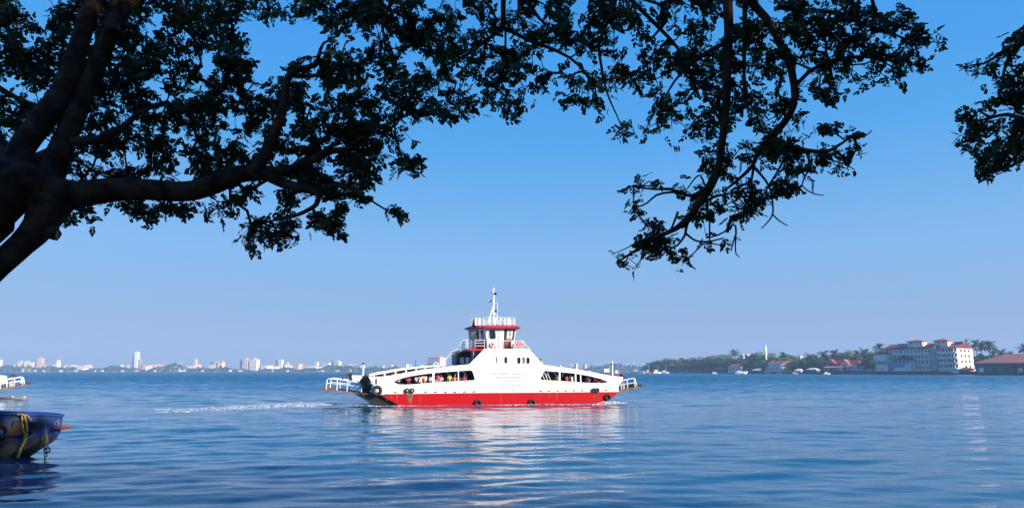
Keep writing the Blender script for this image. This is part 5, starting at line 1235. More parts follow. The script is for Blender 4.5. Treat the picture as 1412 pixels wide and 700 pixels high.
# small boats: hull, cabin, mast
def small_boat(u, v, D_px, hull_m, cab_m, label, Y=None, mast=True, hcab=2.2):
    p = on_water(u, v) if Y is None else Vector((colx(u, Y, 512), Y, 0)); Yb = p.y; L2 = D_px*Yb/F/2
    e = empty('small_boat', (p.x, Yb, 0), rnd.uniform(-.3, .3), label, 'boat', 'small boats on the harbour')
    w = L2*.28; MB().loft([[(-L2,-w,L2*.28),(L2*.5,-w,L2*.25),(L2*1.05,0,L2*.42),(L2*.5,w,L2*.25),(-L2,w,L2*.28)],[(-L2*.9,-w*.6,-.3),(L2*.4,-w*.6,-.3),(L2*.8,0,-.3),(L2*.4,w*.6,-.3),(-L2*.9,w*.6,-.3)]]).build('hull', hull_m, e)
    c = MB().box(-L2*.6, L2*.1, -w*.7, w*.7, L2*.25, L2*.25+hcab).build('cabin', cab_m, e); MB().box(-L2*.7, L2*.2, -w*.8, w*.8, L2*.25+hcab+.01, L2*.25+hcab+.25).build('cabin_roof', M['wt'], c)
    if mast: MB().tube([(L2*.25,0,.3),(L2*.25,0,L2*.25+hcab*3)], .12, 5).build('mast', M['wt'], e)
    return e
small_boat(838, 0, 20, M['teal'], M['wt'], 'dark fishing boat with mast seen just above the ferry bow', 700, hcab=3.5)
small_boat(851, 0, 9, M['orange'], M['wt'], 'small boat with tall mast right of the ferry signal post', 760, hcab=3.0)
small_boat(878, 0, 15, M['teal'], M['grey'], 'grey boat out on the water left of the wooded point', 1000, hcab=3.2)
small_boat(889, 0, 7, M['wt'], M['wt'], 'small white boat at the tip of the wooded point', 950, False)
small_boat(894, 0, 8, M['orange'], M['wt'], 'red hulled boat with white cabin moored at wooded point', 900, hcab=4)
small_boat(906, 0, 12, M['wt'], M['wt'], 'white boat moored right of the red hulled one', 930, hcab=3.2)
small_boat(917, 0, 11, M['wt'], M['hwall'], 'pale boat moored left of the shore under orange roof', 920, hcab=3.0)
small_boat(1022, 0, 17, M['wt'], M['wt'], 'long white excursion boat moored before the low red roofed building', 790, False, hcab=1.8)
small_boat(1140, 0, 9, M['wt'], M['wt'], 'small white motor boat moored below the long red canopy', 690, False, hcab=1.5)
small_boat(1096, 0, 8, M['sand'], M['wt'], 'sandy coloured boat moored right of the sandy sea wall', 735, False, hcab=1.5)
small_boat(985, 0, 7, M['wt'], M['grey'], 'tiny white boat moored below the tall rounded tree', 860, False, hcab=1.5)
# people-less clutter along hotel quay: low parapet
pp = [Vector((x, y, GZ)) for x, y in shore_xy[4:]]
w_ = MB()
for a, b in zip(pp, pp[1:]):
    d = (b-a).normalized(); nrm = Vector((-d.y, d.x, 0)); a2, b2 = a+nrm*1.0, b+nrm*1.0
    w_.add([a+nrm*.5, b+nrm*.5, b2, a2] + [p + Vector((0,0,1.1)) for p in (a+nrm*.5, b+nrm*.5, b2, a2)], [(0,1,5,4),(1,2,6,5),(2,3,7,6),(3,0,4,7),(4,5,6,7)])
tag(w_.build('quay_parapet', M['quay']), 'low stone parapet running along the quay in front of hotel', 'wall')
# ================================================================== overhanging rain trees
M['tbark'] = mat('rain_tree_bark', (.085,.048,.028), .95, nscale=5.0, col2=(.020,.013,.009), bump=.8, detail=8)
M['tbark'].node_tree.nodes['Principled BSDF'].inputs['Specular IOR Level'].default_value = 0.08
M['cut'] = mat('cut_wood', (.45,.24,.10), .8, nscale=6)
M['tleaf'] = leafmat('rain_tree_leaves', (.034,.068,.016), (.016,.038,.012), 1.2, .45, .12)
M['tleaf'].node_tree.nodes['Principled BSDF'].inputs['Specular IOR Level'].default_value = 0.15
def inpoly(px, py, P):
    P = np.asarray(P, float); n = len(P); r = np.zeros(len(px), bool); j = n-1
    for i in range(n):
        xi, yi = P[i]; xj, yj = P[j]; c = ((yi > py) != (yj > py)) & (px < (xj-xi)*(py-yi)/(yj-yi+1e-12)+xi); r ^= c; j = i
    return r
def W3(u, v, Y):
    p = at(u, v, Y); return np.array((p.x, p.y, p.z))
def smooth_path(pts, step=.12):
    """pts: list of (xyz, radius) -> resampled Catmull-Rom"""
    P = [np.array(p[0]) for p in pts]; Rr = [p[1] for p in pts]; out = []
    for i in range(len(P)-1):
        p0, p1, p2, p3 = P[max(i-1,0)], P[i], P[i+1], P[min(i+2,len(P)-1)]; n = max(2, int(np.linalg.norm(p2-p1)/step))
        for k in range(n):
            t = k/n; q = .5*((2*p1)+(-p0+p2)*t+(2*p0-5*p1+4*p2-p3)*t*t+(-p0+3*p1-3*p2+p3)*t**3); out.append((q, Rr[i]*(1-t)+Rr[i+1]*t))
    out.append((P[-1], Rr[-1])); return out
def pathpx(l, Y0, Y1=None):
    """l: (u,v,radius px); depth runs from Y0 to Y1"""
    n = len(l); Y1 = Y0 if Y1 is None else Y1
    return [(W3(u, v, Y0+(Y1-Y0)*i/max(1,n-1)), r*(Y0+(Y1-Y0)*i/max(1,n-1))/F*0.97) for i, (u, v, r) in enumerate(l)]
# leaf spray templates: rachis with paired blunt leaflets, in local x = outwards, z = up
def make_sprays(seed, n=7):
    r = np.random.RandomState(seed); out = []
    for t in range(n):
        V = []
        K = r.randint(3, 6); L = r.uniform(.10, .16)
        for k in range(K):
            s = (k+.6)/K
            for sg in (-1, 1):
                base = np.array([L*s, 0, -.02*s]); ang = R(58 - 34*s + r.uniform(-9, 9))*sg; ln = r.uniform(.055, .080)*(1-.25*abs(s-.55)); wd = ln*r.uniform(.46, .60)
                d = np.array([math.cos(ang), math.sin(ang), -.22 + r.uniform(-.25, .2)]); d /= np.linalg.norm(d); sd = np.cross(d, [0,0,1.0]); sd /= np.linalg.norm(sd); sd = sd + np.array([0,0,1])*r.uniform(-.35, .35); sd /= np.linalg.norm(sd)
                V += [base, base+d*ln*.35+sd*wd*.42, base+d*ln*.8+sd*wd*.46, base+d*ln, base+d*ln*.8-sd*wd*.46, base+d*ln*.35-sd*wd*.42]
        base = np.array([L, 0, -.02]); d = np.array([1, 0, -.2]); ln = .068; sd = np.array([0, 1.0, 0]); wd = ln*.52
        V += [base, base+d*ln*.35+sd*wd*.42, base+d*ln*.8+sd*wd*.46, base+d*ln, base+d*ln*.8-sd*wd*.46, base+d*ln*.35-sd*wd*.42]
        out.append(np.array(V))
    return out
SPRAYS = make_sprays(8)
def nz(u, v, s, sc): return noise.noise(Vector((u/sc, v/sc, s)))

def grow(root, seed, limbs, regions, holes, nclus, depth, spread, leafscale=.84, twig_base=.0032):
    """limbs: smoothed paths; regions: list of (polygon, weight). Leaf points are reached by twigs from the nearest wood."""
    r = np.random.RandomState(seed); pts = []
    for poly, wgt, cnt in regions:
        P = np.array(poly, float); x0, y0 = P.min(0); x1, y1 = P.max(0); got = 0; tries = 0
        while got < cnt and tries < 60:
            tries += 1; u = r.uniform(x0, x1, cnt*2); v = r.uniform(y0, y1, cnt*2); ok = inpoly(u, v, poly)
            for h in holes: ok &= ~inpoly(u, v, h)
            for a, b in zip(u[ok], v[ok]):
                if got >= cnt: break
                q = nz(a, b, seed, 34)*.75 + nz(a, b, seed+5, 15)*.5
                if q < -.16 + (1-wgt)*.5 and r.rand() > .06: continue
                Y = depth(a, b) + spread*(nz(a, b, seed+9, 60)*.8 + r.normal()*.38); pts.append(W3(a, b, max(4.2, Y))); got += 1
    pts = np.array(pts)
    nodes = []; par = []; rad = []
    for path in limbs:
        for q, rr in path: nodes.append(q); par.append(-1); rad.append(rr)
    base_n = len(nodes); cap_ = base_n + len(pts)*7 + 10; N = np.zeros((cap_, 3)); N[:base_n] = nodes; cnt = base_n
    d0 = np.array([np.min(np.sum((N[:base_n]-p)**2, 1)) for p in pts]); order = np.argsort(d0)
    leaves = np.zeros(cap_, int); parent = np.full(cap_, -1); tips = []; thick = np.zeros(base_n); thick[:] = rad
    pen = np.zeros(cap_); pen[:base_n] = 0
    for i in order:
        p = pts[i]; D = np.sum((N[:cnt]-p)**2, 1); D[:base_n] += np.where(thick > .06, .25, 0.03); j = int(np.argmin(D)); a = N[j]; L = np.linalg.norm(p-a)
        if L < .05: tips.append((p, p-a, j)); continue
        k = max(1, int(L/.16)); side = r.normal(size=3)*L*.14; prev = j
        if k > 6: k = 6
        for s in range(1, k+1):
            t = s/k; q = a + (p-a)*t + side*math.sin(PI*t) + np.array([0,0,.06*L*math.sin(PI*t)]) + r.normal(size=3)*.008*(t < 1); 
            N[cnt] = q; parent[cnt] = prev; prev = cnt; cnt += 1
        tips.append((p, p - N[parent[prev]] if parent[prev] >= 0 else p-a, prev))
    w = np.zeros(cnt)
    for _, _, j in tips: w[j] += 1
    for j in range(cnt-1, base_n-1, -1): w[parent[j]] += w[j]
    # twigs as four-sided tubes
    TV = []; TF = []
    for j in range(base_n, cnt):
        pa = parent[j]; a, b = N[pa], N[j]; d = b-a; l = np.linalg.norm(d)
        if l < 1e-5: continue
        d /= l; s_ = np.cross(d, [.3, .2, 1.0]); s_ /= np.linalg.norm(s_)+1e-9; t_ = np.cross(d, s_)
        rb = twig_base*max(1, w[j])**.45; ra = twig_base*max(1, w[pa] if pa >= base_n else w[j]*1.25)**.45; ra = min(ra, rb*1.8); o = len(TV)
        for c, q in ((a-d*.004, ra), (b+d*.004, rb)):
            for m_ in range(4): an = PI/2*m_+.4; TV.append(c + (s_*math.cos(an)+t_*math.sin(an))*q)
        for m_ in range(4): TF.append((o+m_, o+(m_+1) % 4, o+4+(m_+1) % 4, o+4+m_))
    fastmesh('twigs', np.array(TV), np.array(TF), M['tbark'], root, smooth=True)
    # leaf sprays
    LV = []
    def spray(p, d, sc):
        d = d/(np.linalg.norm(d)+1e-9); yaw = math.atan2(d[1], d[0]) + r.normal()*1.1; pit = r.normal()*.55 + .35; rol = r.uniform(-PI, PI)
        cy_, sy_ = math.cos(yaw), math.sin(yaw); cp, sp = math.cos(pit), math.sin(pit); cr_, sr = math.cos(rol), math.sin(rol)
        Rx = np.array([[1,0,0],[0,cr_,-sr],[0,sr,cr_]]); Ry = np.array([[cp,0,sp],[0,1,0],[-sp,0,cp]]); Rz = np.array([[cy_,-sy_,0],[sy_,cy_,0],[0,0,1]])
        LV.append((SPRAYS[r.randint(len(SPRAYS))]*sc) @ (Rz @ Ry @ Rx).T + p - (Rz @ Ry @ Rx) @ np.array([.07, 0, 0])*sc)
    for p, d, j in tips:
        for _ in range(r.randint(nclus[0], nclus[1]+1)): spray(p + r.normal(size=3)*.045, d, leafscale*r.uniform(.75, 1.15))
    V = np.concatenate(LV); fastmesh('crown', V, np.arange(len(V)).reshape(-1, 6), M['tleaf'], root)
    return len(tips)

def limb_mesh(root, paths, name='trunk', m=None):
    mb = MB(); r = random.Random(5)
    for path in paths:
        big = path[0][1] > .05; n = 14 if big else 7
        P = [Vector(q) for q, _ in path]; rr = [a for _, a in path]
        if big: rr = [a*(1+.07*noise.noise(Vector(q)*2.2)) for q, a in zip([x[0] for x in path], rr)]
        mb.tube(P, rr, n)
    return mb.build(name, m or M['tbark'], root, smooth=True)

# ---- tree on the left
T1 = empty('rain_tree', (-8.3, 6.2, 1.7), 0, 'huge dark rain tree at left with thick forking limbs over the water', 'tree', 'rain trees on the near bank')
o1 = np.array((-8.3, 6.2, 1.7))
D1 = 7.6
L1 = []
def L(l, Y0, Y1=None): p = smooth_path(pathpx(l, Y0, Y1)); L1.append(p); return p
# trunk up to the junction
tr = [((-8.3, 6.2, 1.55), .75), ((-8.15, 6.3, 2.3), .62), ((-7.4, 6.7, 3.5), .50)] + pathpx([(-60,300,62),(-12,268,52),(30,256,36),(60,256,28)], 7.1, 7.5)
L1.append(smooth_path(tr))
L1.append(smooth_path([((-7.0, 6.4, 1.6), .34), ((-6.85, 6.7, 2.5), .27)] + pathpx([(-70,432,18),(-2,366,17),(30,337,17.5),(54,312,22),(70,280,30)], 7.0, 7.45)))
L([(70,318,12),(74,322,9.5),(79,325,7.5)], 7.25)                                          # pruned stub
L([(-70,165,26),(-15,205,26),(25,238,24),(58,262,26)], 7.9, 7.5)
L([(50,262,34),(85,268,25),(110,268,20),(150,262,17.5),(200,261,16),(240,264,15),(270,262,15),(298,252,16),(325,241,14),(350,238,12.5),(378,238,9.5)], 7.5, 7.9)
A_ = L([(28,240,20),(26,212,18),(44,184,17.5),(68,152,16.5),(85,128,16),(100,90,14.5),(114,45,13),(128,0,12.5),(140,-60,11.5),(150,-160,9)], 7.4, 8.4)
B_ = L([(60,266,24),(70,240,20),(86,200,16),(100,168,15.5),(112,137,14.5),(134,88,13),(152,43,13.5),(167,14,13),(190,-12,12),(225,-70,9)], 7.5, 8.6)
L([(152,45,9),(158,14,8.5),(156,-30,8),(150,-90,6)], 8.1, 8.5)
L([(34,226,9),(45,222,9.5),(66,214,10),(84,204,9)], 7.5, 7.7)
c_ = L([(350,238,11),(360,222,9.5),(372,200,8.2),(381,178,7.2),(388,158,6.8),(393,128,6.2),(397,108,5),(402,101,4.6),(418,94,4.2),(434,90,3.8),(440,76,3),(446,60,2),(466,50,1)], 7.8, 8.1)
L([(399,112,3),(399,100,2.5),(398,92,1)], 8)
L([(400,104,3.6),(416,105,3.4),(436,104,3),(458,97,2.4),(470,78,1.8),(476,60,1)], 8.0, 8.2)
L([(372,238,9),(395,236,7.8),(420,226,6.5),(440,216,5.6),(458,208,5),(480,205,4),(496,190,3),(512,174,2)], 7.9, 8.3)
L([(366,240,9),(390,252,8),(410,258,7),(428,262,6),(442,266,5),(460,255,3.5),(485,262,2),(505,272,1.5),(530,288,1.3),(546,292,1)], 7.9, 7.7)
L([(440,268,4.5),(436,282,3.8),(424,290,3.2),(408,297,2.8),(388,302,2.2),(368,306,1.6),(350,316,1)], 7.8, 7.6)
L([(440,214,4),(462,198,3.4),(492,180,2.6),(530,172,2),(560,160,1.4)], 8.0, 8.5)
L([(96,196,7.5),(118,194,7.2),(138,192,6.6),(156,182,5.8),(172,174,5),(186,160,4),(204,150,3),(230,140,2)], 7.7, 8.1)
L([(88,220,2.4),(106,222,2),(120,230,1.8),(140,238,1.5),(160,232,1.2)], 7.6, 7.9)
L([(225,-70,8),(236,-30,6),(246,0,5),(258,24,4.6),(264,40,3.8),(272,66,2.4),(278,90,1.4)], 8.6, 8.3)
L([(259,24,3.4),(276,26,3.2),(288,34,2.8),(296,50,2.2),(303,68,1.6)], 8.4, 8.2)
L([(288,33,2.4),(300,26,2.2),(316,24,1.8),(330,16,1.2)], 8.4, 8.2)
L([(-60,90,6),(-20,110,5),(10,128,4),(40,142,3),(70,150,2)], 8.6, 8.4)
L([(-80,-60,9),(-30,-20,7),(2,22,4.5),(18,60,3),(28,100,1.8)], 8.8, 8.4)
L([(225,-70,8),(330,-80,7),(440,-60,6),(520,-30,4.5),(541,0,3.6),(531,16,3),(528,42,2),(534,70,1.2)], 8.6, 8.0)
L([(520,-30,4),(548,-4,3),(556,22,2.2),(560,50,1.2)], 8.2, 8.0)
L([(140,-60,10),(60,-120,8),(-40,-160,6)], 8.4, 9.2)
L([(190,-20,9),(260,-110,8),(360,-170,6)], 8.6, 9.4)
Z = lambda paths, o: [[(np.array(q)-o, r_) for q, r_ in p] for p in paths]
REG1 = [([(-260,-240),(640,-240),(640,-6),(-260,-6)], .8, 380),
 ([(-6,-6),(30,-6),(34,20),(52,30),(76,28),(78,-6),(330,-6),(600,-6),(626,12),(636,20),(636,30),(622,52),(640,62),(620,86),(598,72),(586,70),(588,92),(604,108),(615,140),(626,166),(618,170),(588,160),(570,164),(570,178),(577,196),(562,206),(548,212),(536,206),(520,210),(512,225),(500,236),(470,238),(440,236),(400,246),(350,246),(330,250),(300,262),(270,268),(240,250),(230,242),(216,236),(190,240),(170,248),(130,250),(100,250),(88,236),(84,224),(110,206),(60,190),(30,196),(10,184),(-6,182)], .84, 2500),
 ([(-200,-20),(-4,-20),(-4,215),(-60,180),(-200,170)], .6, 160),
 ([(76,292),(92,286),(120,284),(132,296),(130,304),(122,318),(108,312),(96,306),(84,304)], .8, 18),
 ([(150,274),(190,276),(232,276),(262,280),(300,272),(332,258),(336,280),(318,298),(306,306),(296,312),(290,302),(276,303),(266,292),(254,296),(238,284),(214,304),(206,298),(186,296),(176,304),(162,290)], .62, 62),
 ([(326,326),(334,318),(346,308),(360,298),(382,292),(404,294),(424,298),(424,312),(412,318),(408,330),(402,340),(390,334),(378,340),(366,336),(350,350),(340,344),(328,338)], .95, 62),
 ([(334,254),(372,250),(400,260),(412,274),(402,284),(378,288),(360,284),(344,282)], .55, 26),
 ([(430,300),(442,296),(456,300),(468,284),(480,270),(500,250),(520,232),(536,222),(548,226),(556,232),(566,226),(582,226),(583,238),(572,240),(558,232),(530,236),(522,250),(512,262),(500,274),(478,280),(470,290),(466,300),(468,322),(458,322),(448,306),(436,316),(424,312)], .6, 75),
 ([(400,240),(450,236),(520,214),(560,206),(572,224),(540,226),(510,246),(480,262),(450,282),(430,284),(420,262)], .72, 85),
 ([(536,286),(548,284),(553,292),(550,302),(544,304),(538,296)], 1, 6), ([(560,226),(584,226),(584,240),(572,240)], 1, 6)]
HOLES1 = [[(314,31),(330,24),(350,22),(369,23),(391,20),(414,31),(446,31),(460,40),(475,46),(492,52),(491,64),(463,68),(451,70),(436,72),(417,80),(403,94),(388,112),(378,116),(371,106),(356,92),(346,82),(338,66),(328,48)],
 [(31,-6),(75,-6),(76,26),(56,30),(36,20)], [(345,178),(358,176),(352,204),(343,222),(336,205)], [(60,112),(72,118),(56,132),(44,128)], [(8,108),(26,120),(20,144),(4,150)],
 [(46,212),(60,204),(54,226),(42,226)], [(106,204),(126,202),(140,214),(132,232),(112,226)], [(150,168),(158,152),(168,160),(160,174)], [(268,72),(292,60),(300,76),(286,96),(270,92)],
 [(500,100),(520,96),(522,112),(506,118)], [(104,176),(120,170),(116,190),(100,192)], [(230,214),(248,206),(262,222),(250,240),(232,238)], [(280,216),(292,206),(302,226),(290,240)], [(484,124),(500,118),(496,134)], [(590,-8),(640,-8),(640,6),(618,18),(600,6)]]
dep1 = lambda u, v: 8.7 + .0012*(300-u)*.4 + (.7 if v < 0 else 0)
n1 = grow(T1, 3, L1, REG1, HOLES1, (2, 3), dep1, .75, leafscale=.90)
limb_mesh(T1, L1)
q = W3(81, 325.5, 7.22); cm = MB(); n_ = 12; cm.loft([[tuple(q + np.array([dx+.0, .048*s_*math.cos(2*PI*k/n_)*.5-.03, .056*s_*math.sin(2*PI*k/n_)])) for k in range(n_)] for s_, dx in ((1.0, 0.0), (.95, .012), (.3, .008))]); cm.build('cut_end', M['cut'], T1)
def rebase(root):
    off = Vector(root.location)
    for ch in [x for x in COL.objects if x.parent == root]: ch.data.transform(Matrix.Translation(-off))
rebase(T1)

# ---- tree behind the viewer whose boughs hang over the middle and right
T2 = empty('rain_tree', (5.6, -5.5, 1.7), 0, 'rain tree boughs hanging down from above, centre and right of the picture', 'tree', 'rain trees on the near bank')
L1 = []
L1.append(smooth_path([((5.6,-5.5,1.5),.62),((5.5,-5.3,3.0),.50),((5.1,-4.6,5.2),.42),((4.4,-2.6,7.6),.34),((3.6,0.4,9.4),.26),((3.1,3.2,10.4),.18),((2.7,5.4,10.6),.11),tuple([W3(1003,-110,7.0), .075])] + pathpx([(1003,-40,8.5),(1003,0,7.5),(1005,40,7),(1003,80,6.5),(1002,130,6),(999,170,5.6),(995,200,5.6),(992,225,5.8),(986,243,6.5),(976,262,6.8),(962,282,6),(950,300,5),(932,315,4),(906,327,2.8),(880,343,2.2),(850,362,1.2)], 7.0, 7.3)))
L1.append(smooth_path([((3.6,0.4,9.4),.20),((4.0,3.4,10.3),.13),tuple([W3(1010,-90,7.4), .06])] + pathpx([(1022,-30,7),(1034,0,6.4),(1056,25,6),(1068,45,5.6),(1077,62,5.5),(1086,80,5.5),(1092,100,5.6),(1096,134,5.4),(1088,160,5.2),(1069,183,5),(1060,196,4.4),(1044,213,3.8),(1038,228,3.2),(1020,246,2.4),(1000,262,1.6)], 7.4, 7.6)))
L([(1026,-60,4.5),(1027,0,4),(1027,50,3.6),(1026,103,2.6),(1030,140,1.6)], 7.3, 7.5)
L([(1066,190,4.6),(1086,200,3.8),(1110,207,3.4),(1138,209,3),(1152,203,2.4),(1166,194,1.8),(1180,187,1.4),(1192,188,1),(1202,180,.8)], 7.5, 7.2)
L([(1075,10,4.2),(1103,14,3.6),(1146,17,3),(1180,30,2.6),(1209,39,2.2),(1230,46,1.8),(1250,54,1.4),(1276,52,1)], 7.5, 7.9)
L([(1096,120,3.4),(1120,96,3),(1150,84,2.6),(1184,78,2),(1214,84,1.4),(1240,98,1)], 7.6, 8.0)
L([(1146,17,2.6),(1136,44,2.2),(1140,66,1.6),(1130,90,1)], 7.7)
L1.append(smooth_path([((3.1,3.2,10.4),.12),((0.8,4.6,10.2),.10),tuple([W3(700,-90,7.4), .055])] + pathpx([(695,-30,4.6),(694,0,4.2),(693,34,3.8),(684,46,3.2),(671,55,2.8),(660,64,2.6),(650,72,2.4),(632,82,2),(612,92,1.4)], 7.4, 7.7)))
L([(695,38,3.4),(714,48,3.2),(730,56,3),(752,64,2.6),(786,80,2.2),(806,100,1.8),(820,123,1.2)], 7.5, 7.8)
L([(700,-30,4),(722,-6,3.4),(737,17,3),(748,30,2),(762,40,1.2)], 7.4, 7.6)
L([(697,38,2),(697,60,1.8),(696,82,1.2)], 7.5)
L1.append(smooth_path([((0.8,4.6,10.2),.09),tuple([W3(860,-100,7.3), .06])] + pathpx([(855,-40,5),(848,0,4),(838,30,3),(826,60,2.4),(830,96,2),(836,124,1.6),(843,143,1.2),(851,160,1),(858,178,.8)], 7.3, 7.6)))
L([(850,-20,4),(880,10,3.4),(910,40,3),(934,66,2.4),(946,96,1.8)], 7.4, 7.9)
L([(1000,60,3.6),(975,72,3),(950,92,2.4),(930,112,1.8),(914,140,1.2)], 7.1, 7.5)
L([(1001,130,3),(980,118,2.4),(960,124,1.8),(946,140,1.2)], 7.1, 7.3)
L([(998,176,3),(984,150,2),(972,128,1.4)], 7.1, 7.4)
# lower twigs of the hanging bough
L([(974,262,2.6),(952,270,2.4),(940,266,2.2),(925,261,2),(905,261,1.7),(885,259,1.3),(866,256,.9)], 7.3, 7.1)
L([(946,266,2.0),(925,265,1.8),(905,269,1.6),(892,280,1.3),(878,286,1)], 7.3, 7.0)
L([(972,256,1.6),(966,242,1.4),(958,246,1.2),(948,260,1)], 7.3)
L([(950,300,2.4),(946,316,2),(944,325,1.8),(934,338,1.5),(922,344,1.1)], 7.3)
L([(946,322,1.8),(956,330,1.5),(966,333,1.4),(982,332,1.3),(998,328,1)], 7.3, 7.0)
L([(1008,314,1.4),(990,324,1.2),(974,328,1)], 7.4)
L([(1014,310,1.5),(1015,322,1.4),(1011,334,1.2),(1008,346,.9)], 7.4)
L([(1015,326,1.2),(1014,338,1.1),(1015,350,.9),(1020,354,.7)], 7.4)
L([(1040,228,2.2),(1036,250,1.8),(1034,272,1.3)], 7.6)
L([(1041,232,2.2),(1052,244,1.9),(1060,256,1.6),(1064,270,1.4),(1066,290,1.3),(1062,302,1.1),(1050,315,.8)], 7.6, 7.4)
L([(1066,296,1.2),(1074,304,1),(1086,311,.7)], 7.4)
L([(1060,256,1.6),(1070,240,1.5),(1080,222,1.8),(1090,205,2)], 7.5)
L([(962,286,3),(975,276,2.2),(990,270,1.8),(1010,266,1.4),(1030,260,1)], 7.3, 7.5)
L([(940,306,2.6),(925,318,2),(900,328,1.6),(880,333,1.2),(864,342,.8),(843,351,.6)], 7.3, 7.1)
L([(935,292,2),(928,310,1.6),(922,322,1.2)], 7.3)
L([(1110,207,2.2),(1116,222,1.8),(1112,240,1.4),(1106,256,1),(1122,267,.9),(1136,269,.6)], 7.4)
L([(1130,210,1.4),(1150,222,1.2),(1165,226,1),(1178,234,.7)], 7.3)
REG2 = [([(560,-240),(1330,-240),(1300,-6),(640,-6)], .8, 330),
 ([(640,-6),(646,12),(658,34),(636,50),(620,66),(604,80),(600,96),(616,118),(612,136),(626,148),(640,160),(654,154),(664,136),(676,150),(684,171),(700,165),(711,169),(717,150),(724,132),(738,128),(751,134),(760,128),(772,140),(794,149),(812,146),(829,160),(843,154),(836,124),(852,120),(868,122),(880,126),(890,140),(900,150),(893,170),(886,186),(905,182),(930,182),(950,190),(957,206),(972,206),(984,196),(996,184),(1010,190),(1012,160),(1030,176),(1050,186),(1066,176),(1082,184),(1100,200),(1112,176),(1112,160),(1098,142),(1118,126),(1136,140),(1154,132),(1166,117),(1189,114),(1202,104),(1214,106),(1240,116),(1249,106),(1252,88),(1256,76),(1270,66),(1283,69),(1300,56),(1296,42),(1280,36),(1264,28),(1246,8),(1220,10),(1212,-6)], .83, 1800),
 ([(1128,178),(1132,164),(1142,160),(1154,172),(1152,184),(1140,190)], 1, 14), ([(1260,84),(1276,78),(1287,88),(1280,94),(1262,94)], 1, 7),
 ([(846,176),(862,164),(872,172),(868,190),(850,190)], .9, 10),
 ([(984,196),(1010,192),(1030,186),(1070,190),(1100,200),(1128,206),(1150,200),(1140,216),(1128,226),(1126,244),(1114,250),(1100,240),(1080,226),(1060,230),(1044,240),(1030,230),(1010,222),(996,240),(984,232)], .72, 100),
 ([(1150,206),(1168,200),(1190,206),(1176,214),(1160,212)], .8, 9), ([(1140,222),(1160,216),(1174,224),(1170,234),(1154,234)], .9, 14), ([(1162,194),(1176,186),(1186,186),(1176,196)], .8, 5),
 ([(960,240),(976,228),(1000,236),(1020,246),(1040,252),(1060,262),(1078,254),(1098,250),(1104,262),(1096,268),(1070,270),(1068,284),(1058,286),(1046,294),(1034,304),(1020,312),(1004,314),(992,312),(998,296),(984,300),(974,304),(960,306),(950,302),(940,290),(930,280),(932,262),(944,244),(950,262)], .80, 125),
 ([(1066,254),(1086,246),(1098,254),(1102,264),(1086,268),(1070,264)], .9, 14),
 ([(884,320),(888,306),(904,302),(910,312),(906,322),(894,326)], 1, 16), ([(862,262),(874,250),(886,258),(878,266)], .9, 7), ([(864,282),(878,276),(888,284),(882,292),(872,294)], 1, 9), ([(894,250),(902,246),(908,254),(900,258)], .8, 4),
 ([(846,352),(862,344),(880,334),(904,326),(922,322),(930,336),(940,344),(950,352),(960,360),(956,370),(940,368),(926,360),(910,358),(896,362),(884,372),(870,378),(862,368),(850,362)], .78, 60),
 ([(968,334),(976,326),(980,338),(972,342)], 1, 4), ([(994,332),(1000,330),(1000,342),(994,340)], 1, 3), ([(1050,188),(1110,196),(1110,214),(1070,216),(1050,210)], .9, 34), ([(968,206),(980,212),(978,226),(968,230)], .9, 5)]
HOLES2 = [[(852,44),(868,40),(880,46),(882,62),(868,68),(854,60)], [(800,-6),(812,-6),(812,20),(800,26)], [(780,22),(808,22),(812,34),(796,38)], [(895,60),(908,66),(912,78),(898,80)],
 [(626,10),(646,8),(648,34),(636,48),(624,40)], [(1060,8),(1072,28),(1064,30)], [(1100,56),(1118,52),(1116,62)], [(958,90),(972,88),(970,102)], [(940,124),(956,128),(944,142)], [(1072,166),(1060,150),(1050,140),(1044,148),(1060,168)], [(1196,42),(1206,50),(1196,62)],
 [(1098,110),(1124,104),(1136,112),(1118,124)], [(980,108),(988,116),(978,126)], [(1140,60),(1150,50),(1152,62)], [(1032,60),(1044,70),(1040,90)], [(1004,206),(1022,204),(1030,216),(1010,220)]]
dep2 = lambda u, v: 7.75 + (.7 if v < 0 else 0)
n2 = grow(T2, 17, L1, REG2, HOLES2, (1, 2), dep2, .60)
limb_mesh(T2, L1)
for (u, v) in ((929,205),(932,206),(935,205),(1176,240),(1178,239)):
    a = W3(u, v-4, 7.3); b = W3(u+1.5, v+4, 7.3); MB().tube([a-(0,0,0), (a+b)/2+np.array([.008,0,0]), b], [.006,.011,.005], 6).build('seed_pod', M['tbark'], T2)
rebase(T2)

# ---- tree at the right edge
T3 = empty('rain_tree', (11.5, 5.2, 1.7), 0, 'separate dark leafy bough reaching in at the right picture edge', 'tree', 'rain trees on the near bank')
L1 = []
L1.append(smooth_path([((11.5,5.2,1.5),.42),((11.2,5.4,3.4),.34),((10.4,6.0,5.2),.26),((8.8,6.8,6.1),.17)] + pathpx([(1500,40,14),(1450,48,9),(1412,58,5.5),(1396,70,4),(1390,84,3),(1384,100,2),(1382,122,1.4)], 7.4, 7.7)))
L([(1412,58,4),(1392,66,3),(1374,78,2.4),(1356,88,1.8),(1338,90,1.2)], 7.6, 7.8)
L1.append(smooth_path([((10.4,6.0,5.2),.18)] + pathpx([(1520,150,11),(1450,158,7),(1412,168,5),(1400,184,4),(1393,198,3.4),(1387,214,2.4),(1376,228,1.4)], 7.4, 7.6)))
L([(1412,166,3.6),(1390,158,3),(1368,162,2.2),(1346,168,1.4)], 7.5, 7.7)
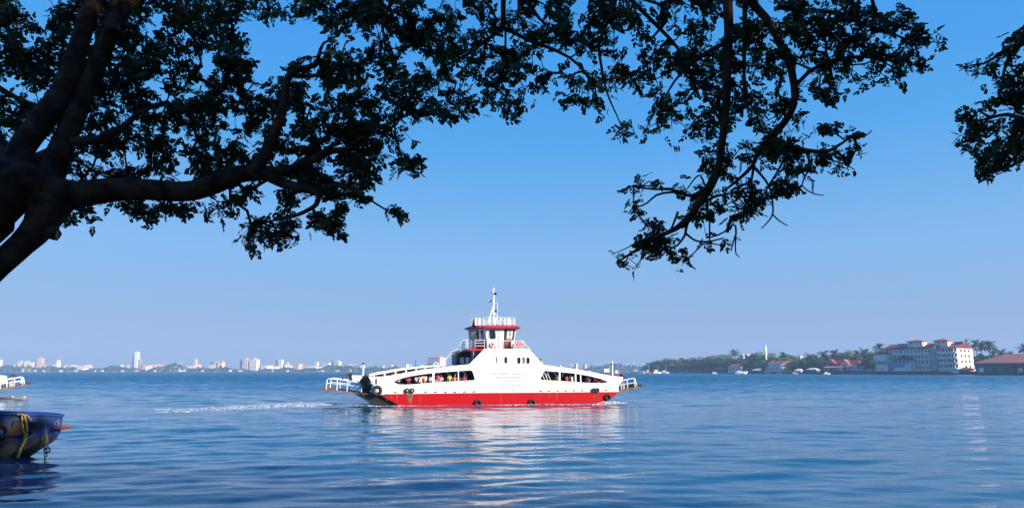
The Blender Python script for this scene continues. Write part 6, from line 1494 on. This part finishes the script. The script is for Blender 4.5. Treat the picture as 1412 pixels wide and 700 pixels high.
REG3 = [([(1412,40),(1389,52),(1379,68),(1350,82),(1331,84),(1330,101),(1352,102),(1354,116),(1372,120),(1384,126),(1412,110),(1412,112),(1520,110),(1520,10),(1440,20)], .70, 130),
 ([(1384,128),(1372,140),(1352,148),(1331,153),(1328,185),(1332,210),(1348,219),(1356,242),(1378,240),(1398,228),(1392,208),(1404,200),(1412,204),(1520,230),(1520,110),(1400,112)], .88, 300), ([(1404,204),(1420,200),(1420,224),(1410,224)], .9, 10)]
HOLES3 = [[(1370,190),(1384,186),(1388,200),(1374,206)], [(1376,100),(1384,108),(1378,120)]]
grow(T3, 29, L1, REG3, HOLES3, (2, 3), lambda u, v: 7.6, .5)
limb_mesh(T3, L1); rebase(T3)

# ---- added trees, out of view behind the viewer, placed to shade canopy and boat
M['shadeleaf'] = leafmat('shade_tree_leaves', (.045,.070,.022), (.025,.040,.015), .4, .55, .08)
def shade_tree(x, y, hgt, wid, seed, label):
    r = np.random.RandomState(seed); V = []; e = empty('shade_tree', (x, y, 1.7), 0, label, 'tree', 'added shade trees behind the viewer')
    for k in range(5200):
        d = r.normal(size=3); d /= np.linalg.norm(d); q = r.uniform(.25, 1)**.5
        c = d*q*np.array([wid, wid, hgt*.46])*(1+.18*noise.noise(Vector(d*2.3)+Vector((seed,0,0)))) + np.array([0, 0, hgt*.54])
        a = r.normal(size=3); a /= np.linalg.norm(a); b_ = np.cross(a, r.normal(size=3)); b_ /= np.linalg.norm(b_); s_ = r.uniform(.25, .48)
        V += [c+a*s_, c+b_*s_*.7, c-a*s_, c-b_*s_*.7]
    fastmesh('crown', np.array(V), np.arange(len(V)).reshape(-1, 4), M['shadeleaf'], e)
    t = MB(); t.tube([(0,0,-.3),(.2,0,hgt*.2),(0,.2,hgt*.45),(.1,0,hgt*.7)], [.55,.42,.3,.12], 9)
    for k in range(5): a = k*1.3; t.tube([(.1,.05,hgt*(.25+.06*k)),(wid*.4*math.cos(a),wid*.4*math.sin(a),hgt*(.42+.06*k)),(wid*.75*math.cos(a),wid*.75*math.sin(a),hgt*(.55+.06*k))], [.22,.14,.05], 6)
    t.build('trunk', M['tbark'], e); return e
for i, (x, y, h_, w_, lb) in enumerate(((13,-9,23,7.5,'added shade tree behind the viewer, nearest to the water'),(21,0,26,8,'added shade tree far along the bank to the right'),(7,-14,20,6.5,'tall added shade tree farthest behind the viewer'),(19,-16,27,8,'tallest added shade tree set back from the water'),(33,-5,26,9,'wide added shade tree at the right end of row'),(0,-15,18,6,'added shade tree at the left end of row'))):
    shade_tree(x, y, h_, w_, 50+i, lb)
